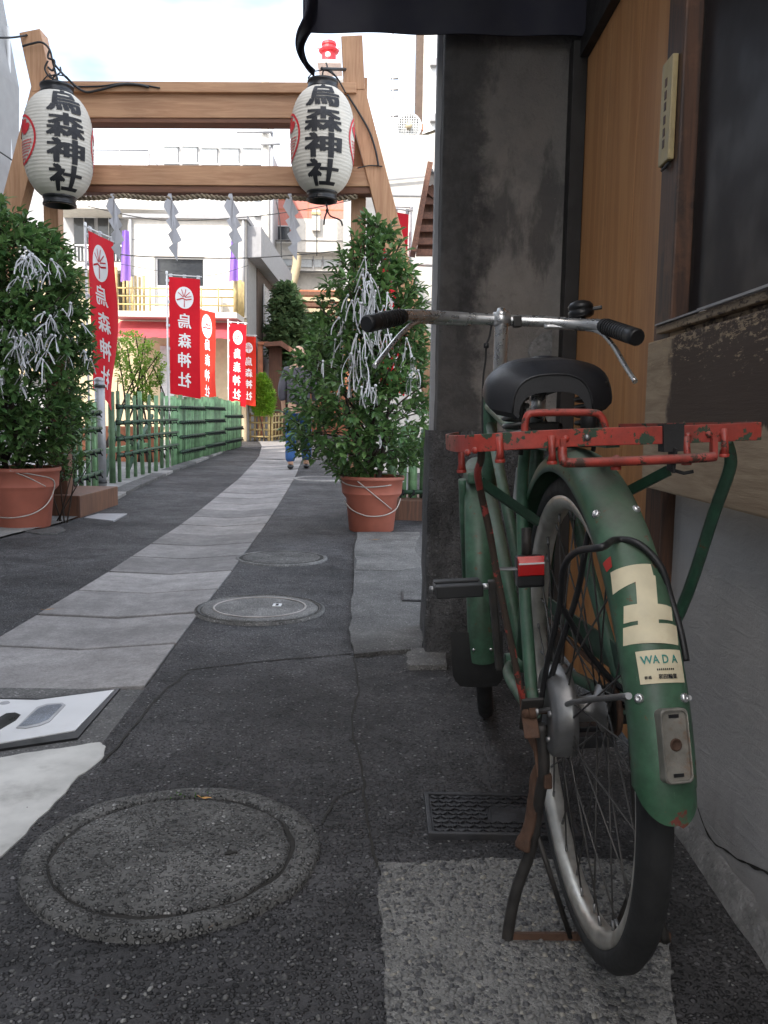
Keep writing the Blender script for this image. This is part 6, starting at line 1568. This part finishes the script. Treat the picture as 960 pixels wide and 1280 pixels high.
rl = thing('roof_rail', 'thin steel roof rail sloping down against the white sky', 'railing', tuple(at(150, 235, 30)))
for a, b in (((112, 187), (186, 188)), ((186, 188), (203, 218)), ((112, 187), (112, 240)), ((150, 188), (150, 240)), ((186, 188), (186, 240))):
    MB().tube([at(*a, 30), at(*b, 30)], .035, 6).build('rail', M['grey_metal'], rl, True)
SB = 36.0
t = tower('salmon tiled building with white balcony band behind the last streamer', (341, 220), (470, 545), SB, 8, 'brick_red', [((345, 283), (362, 300), 'dark_glass')])
bpart('balcony_wall', 'white_wall', t, (366, 273), (452, 316), SB - 1, .97)
bpart('white_band', 'white_wall', t, (330, 301), (450, 325), SB - .6, .39)
bpart('lower_front', 'white_wall', t, (326, 326), (470, 545), SB - .5, .48)
bpart('balcony_pier', 'white_wall', t, (390, 262), (400, 288), SB - 1.2, .19); bpart('pier_band', 'bamboo_yellow', t, (389.5, 265), (400.5, 268), SB - 1.25, .3)
for a, b in (((351, 322), (368, 332)), ((373, 322), (390, 334)), ((392, 322), (402, 334)), ((404, 322), (424, 334))): bpart('window', 'pale_glass', t, a, b, SB - .56, .055)
bpart('air_conditioner', 'grey_metal', t, (353, 334), (369, 346), SB - 1.1, .5, .02)
for px_ in (349, 372, 391, 403, 425): bpart('mullion', 'grey_metal', t, (px_, 320), (px_ + 1.2, 337), SB - .62, .05)
bpart('ledge', 'grey_metal', t, (328, 337), (448, 339.5), SB - 1.0, .48); bpart('ledge', 'grey_metal', t, (338, 299.5), (450, 301), SB - 1.05, .4)
for px_ in (360, 385, 412, 436): bpart('tile_joint', 'planter', t, (px_, 222), (px_ + .6, 272), SB - .01, .02)
for py_ in (236, 250, 262): bpart('tile_joint', 'planter', t, (341, py_), (470, py_ + .6), SB - .012, .02)
t2 = thing('vent_pipe', 'fat cream ventilation pipe rising past the far white wall', 'pipe', tuple(at(366, 500, SB - 2)))
MB().tube(spline([at(363, 366, SB - 2), at(368, 345, SB - 2), at(371, 330, SB - 2), at(371, 318, SB - 2)], 5), .17, 12).build('duct', M['cream_wall'], t2, True)
tower('white framed house end wall filling the gap beside the pillar', (430, 214), (900, 545), 30, 6, 'tower_wall', [((438, 300), (462, 332), 'pale_glass'), ((462, 232), (486, 256), 'pale_glass')], 'white_building')
wt = thing('garden_wall', 'cream garden wall glowing behind the tree by the pillar', 'wall', tuple(at(500, 560, 12)))
MB().boxp((-.45, 12, gz(12) - .05), (4, 12.25, 4.6)).build('panel', M['white_wall'], wt, True)
MB().add([tuple(at(423, 206, 12.4)), tuple(at(560, 156, 12.4)), tuple(at(560, 156, 12.4) + V(0, 3, .3)), tuple(at(423, 206, 12.4) + V(0, 3, .3))], [(0, 1, 2, 3)]).build('coping_sheet', M['dark_metal'], wt, True)
mb = MB(); P0, P1 = at(428, 206, 12.4), at(560, 160, 12.4); mb.poly([P0, P1, V(P1.x, P1.y, 4.0), V(P0.x, P0.y, 4.0)], (0, .2, 0)); mb.build('gable', M['white_wall'], wt, True)
for z_ in (1.0, 1.7, 2.4, 3.1, 3.8): MB().boxp((-.44, 11.985, z_), (4, 12.005, z_ + .018)).build('board_joint', M['grey_metal'], wt, True)
mb = MB(); mb.bar(at(440, 229, 11.95), at(560, 218, 11.95), .02, .02); mb.build('cable_duct', M['grey_metal'], wt, True)
# striped terracotta wall behind the trees
sl = thing('slatted_wall', 'orange brown slatted wall glimpsed between the far trees', 'wall', tuple(at(400, 545, 29)))
for i in range(8): bpart('slat', 'cream_wall' if i % 2 else 'brown_wood', sl, (366, 364 + i * 7), (440, 370 + i * 7), 29 + .02 * (i % 2), .1)
bpart('backing', 'planter', sl, (366, 362), (440, 545), 29.2, .2)
# little shrine roof behind the last banner
sr = thing('shrine_roof', 'small brown roofed stall behind the farthest banner', 'stall', tuple(at(350, 548, 24.5)))
mb = MB(); mb.poly([at(330, 428, 24), at(352, 426, 24), at(378, 444, 24), at(376, 449, 24), at(350, 432, 24), at(330, 433, 24)], (0, 2.5, 0)); mb.build('roof', M['brown_wood_y'], sr, True)
bpart('wall', 'brown_wood', sr, (336, 434), (352, 545), 24.5, 1.5); bpart('post', 'planter', sr, (322, 430), (328, 545), 24.1, .12); bpart('beam', 'planter', sr, (322, 427), (345, 431), 24.05, .12)
bpart('interior_shade', 'black_wood', sr, (352.5, 446), (376, 545), 25.6, .2)  # black slab standing in for the shade inside the stall
# wooden gable of the neighbouring hut
hg = thing('wooden_gable', 'brown wooden gable with tin roof jutting out behind the pillar', 'roof', (.35, 8.2, 2.4))
E0, E1, E2 = at(536, 212, 8.2), at(514, 318, 8.2), at(558, 318, 8.2)
MB().bar(at(537, 208, 8.1), at(516, 318, 8.1), .05, .30, (1, 0, 0)).build('barge_board', M['brown_wood_y'], hg, True, bevel=.004)
mb = MB(); mb.poly([at(534, 232, 8.3), at(600, 232, 8.3), at(600, 318, 8.3), at(520, 318, 8.3)], (0, .06, 0)); mb.build('gable_boards', M['brown_wood'], hg, True)
for py_ in (252, 270, 286, 302, 316): MB().bar(at(528 - (py_ - 250) * .12, py_, 8.22), at(600, py_, 8.22), .05, .06).build('rail', M['brown_wood_y'], hg, True)
MB().bar(at(536, 236, 8.2), at(600, 290, 8.2), .06, .09).build('rafter', M['brown_wood_y'], hg, True)
mb = MB()
for i in range(14):
    a_, b_ = at(536 + i * 4.0, 211 + i * 1.6, 8.0), at(539 + i * 4.0, 213 + i * 1.6, 8.0); mb.tube([a_, a_ + V(.1, 3, .5)], .014, 6)
mb.poly([at(535, 212, 8.05), at(592, 236, 8.05), at(592, 236, 8.05) + V(.1, 3, .5), at(535, 212, 8.05) + V(.1, 3, .5)], (0, 0, -.02)); mb.build('tin_roof', M['grey_metal'], hg, True)
MB().tube([at(513, 290, 8.6), V(at(513, 290, 8.6).x, 8.6, gz(8.6))], .014, 6).tube([at(513, 331, 8.6), at(560, 333, 8.6)], .012, 6).build('support_pole', M['white_metal'], hg, True)
# brown and white building edge with a big wall fan, seen over the garden wall
bb = thing('brown_building', 'tall brown and cream building edge above the garden wall', 'building', tuple(at(535, 545, 20)))
bpart('brown_wall', 'brown_wall', bb, (523, -60), (533, 545), 20, .9); bpart('white_wall', 'white_wall', bb, (532.5, -60), (544, 545), 19.7, 1.0); bpart('cream_wall', 'cream_wall', bb, (542.5, -60), (640, 545), 19.9, 3)
bpart('downpipe', 'white_metal', bb, (541, -60), (544.5, 175), 19.5, .15)
for yy in (72, 142): bpart('bracket', 'grey_metal', bb, (538, yy), (546, yy + 9), 19.35, .14)
fan = thing('wall_fan', 'round white caged fan on the railing above the garden wall', 'fan', tuple(at(511, 158, 14)))
fc = at(511, 158, 14); fr0 = 14.5 / F_PX * 14
mb = MB(); mb.tube([fc + V(fr0 * math.cos(a), 0, fr0 * math.sin(a)) for a in [2 * PI * i / 32 for i in range(32)]], .018, 8, closed=True); mb.build('rim', M['white_metal'], fan, True)
MB().lathe([(0, .06), (fr0 * .9, .06), (fr0 * .95, .02)], fc, 28, (0, 1, 0)).build('back_dish', M['pale_glass'], fan, True)
for i in range(-4, 5):
    o_ = i / 5 * fr0; hw = math.sqrt(fr0 ** 2 - o_ ** 2)
    MB().tube([fc + V(-hw, -.01, o_), fc + V(hw, -.01, o_)], .006, 5).build('grille_bar', M['white_metal'], fan, True)
    MB().tube([fc + V(o_, -.014, -hw), fc + V(o_, -.014, hw)], .006, 5).build('grille_bar', M['white_metal'], fan, True)
MB().lathe([(0, -.05), (.05, -.04), (.05, .05)], fc, 14, (0, 1, 0)).build('hub', M['cream_wall'], fan, True)
bpart('sensor', 'planter', fan, (525, 155), (529, 163), 14, .06)
rg = thing('roof_railing', 'rusty steel railing under the caged fan on the roof edge', 'railing', tuple(at(515, 190, 14.2)))
for a, b in (((495, 178), (548, 176)), ((497, 200), (548, 185)), ((497, 178), (496, 205)), ((505, 178), (503, 202)), ((523, 178), (523, 197)), ((540, 176), (540, 190)), ((500, 200), (528, 180)), ((528, 196), (546, 178))):
    MB().tube([at(*a, 14.2), at(*b, 14.2)], .016, 6).build('bar', M['grey_metal'], rg, True)
for px_ in (491, 494): pass
mast = thing('antenna_mast', 'thin aerial mast standing against the bright sky', 'mast', tuple(at(492, 545, 24)))
MB().tube([at(491, 30, 24), at(493, 545, 24)], .03, 6).build('pole', M['grey_metal'], mast, True)
for yy in (98, 112, 145): MB().tube([at(488, yy, 24), at(498, yy, 24)], .03, 6).build('rung', M['grey_metal'], mast, True)
# utility pole and overhead lines
up_ = thing('utility_pole', 'pale concrete utility pole standing between white house and salmon building', 'pole', tuple(at(334, 545, 31)))
MB().tube([at(331, 60, 31), V(at(334, 545, 31).x, 31, gz(31))], [.13, .17], 12).build('shaft', M['white_wall'], up_, True)
for a, b in (((296, 165), (340, 165)), ((326, 180), (350, 180))): MB().tube([at(*a, 30.8), at(*b, 30.8)], .05, 6).build('crossarm', M['grey_metal'], up_, True)
MB().tube([at(340, 160, 30.9), at(340, 390, 30.9)], .06, 8).build('conduit', M['grey_metal'], up_, True)
def wire(pts_, y0, y1, r, label):
    n = len(pts_); P_ = [at(a, b, y0 + (y1 - y0) * i / (n - 1)) for i, (a, b) in enumerate(pts_)]
    tag(MB().tube(spline(P_, 6), r, 5).build('overhead_wire', M['cable'], loc=P_[0]), label, 'wire', 'overhead wires across the alley')
wire([(60, 300), (150, 318), (230, 322), (320, 322), (420, 314), (470, 308)], 18, 18.5, .012, 'overhead wire sagging across the upper wall of the white house')
wire([(110, 258), (200, 275), (300, 272), (380, 262), (440, 250)], 17, 17.5, .009, 'overhead wire crossing just below the lower gate beam')
wire([(-10, 184), (12, 198), (40, 220)], 8.0, 8.6, .007, 'thin wire running in front of the alley house wall')
wire([(-10, 47), (15, 47), (34, 44)], 6.6, 6.8, .008, 'thin wire reaching the left horn of the gate')
wire([(150, 330), (250, 345), (310, 332)], 20, 20, .006, 'fine wire across the white house window')
wire([(345, 250), (350, 280), (352, 330)], 30, 30, .02, 'dark line hanging past the salmon building window')
wire([(396, 262), (396, 320)], 20, 20, .012, 'plumb straight cord hanging behind the last streamer')
# red lantern shaped tank on the far roof
tk = thing('roof_lantern', 'red lantern shaped roof ornament on a white plinth far away', 'ornament', tuple(at(411, 80, 40)))
ax_ = at(411, 80, 40); u = 1 / F_PX * 40
MB().boxp((ax_.x - 13 * u, 39.5, ax_.z - 4 * u), (ax_.x + 15 * u, 41, ax_.z)).build('plinth', M['white_wall'], tk, True)
MB().boxp((ax_.x - 16 * u, 41.2, gz(41)), (ax_.x + 30 * u, 46, ax_.z - 4 * u)).build('stair_tower', M['white_wall'], tk, True)
MB().lathe([(0, 0), (11 * u, 0), (11 * u, 2 * u), (8.5 * u, 3 * u), (8.5 * u, 12 * u), (11.5 * u, 13 * u), (12.5 * u, 15 * u), (9 * u, 17 * u), (8 * u, 20 * u), (9 * u, 21 * u), (8.5 * u, 24 * u), (5 * u, 26 * u), (0, 27 * u)], ax_, 12, smooth=False).build('body', M['red_paint'], tk, True)
MB().lathe([(0, -.01), (3.2 * u, 0), (3.2 * u, .1)], ax_ + V(-.5 * u, -8.9 * u, 7.5 * u), 16, (0, 1, 0)).build('lamp', M['white_metal'], tk, True)
for s in (-1, 1): MB().lathe([(0, 0), (2.2 * u, 0), (2.2 * u, 2.5 * u), (0, 3 * u)], ax_ + V(11.5 * u * s, -3 * u, 17 * u), 10, (s * .8, -.4, .3)).build('loudspeaker', M['white_metal'], tk, True)
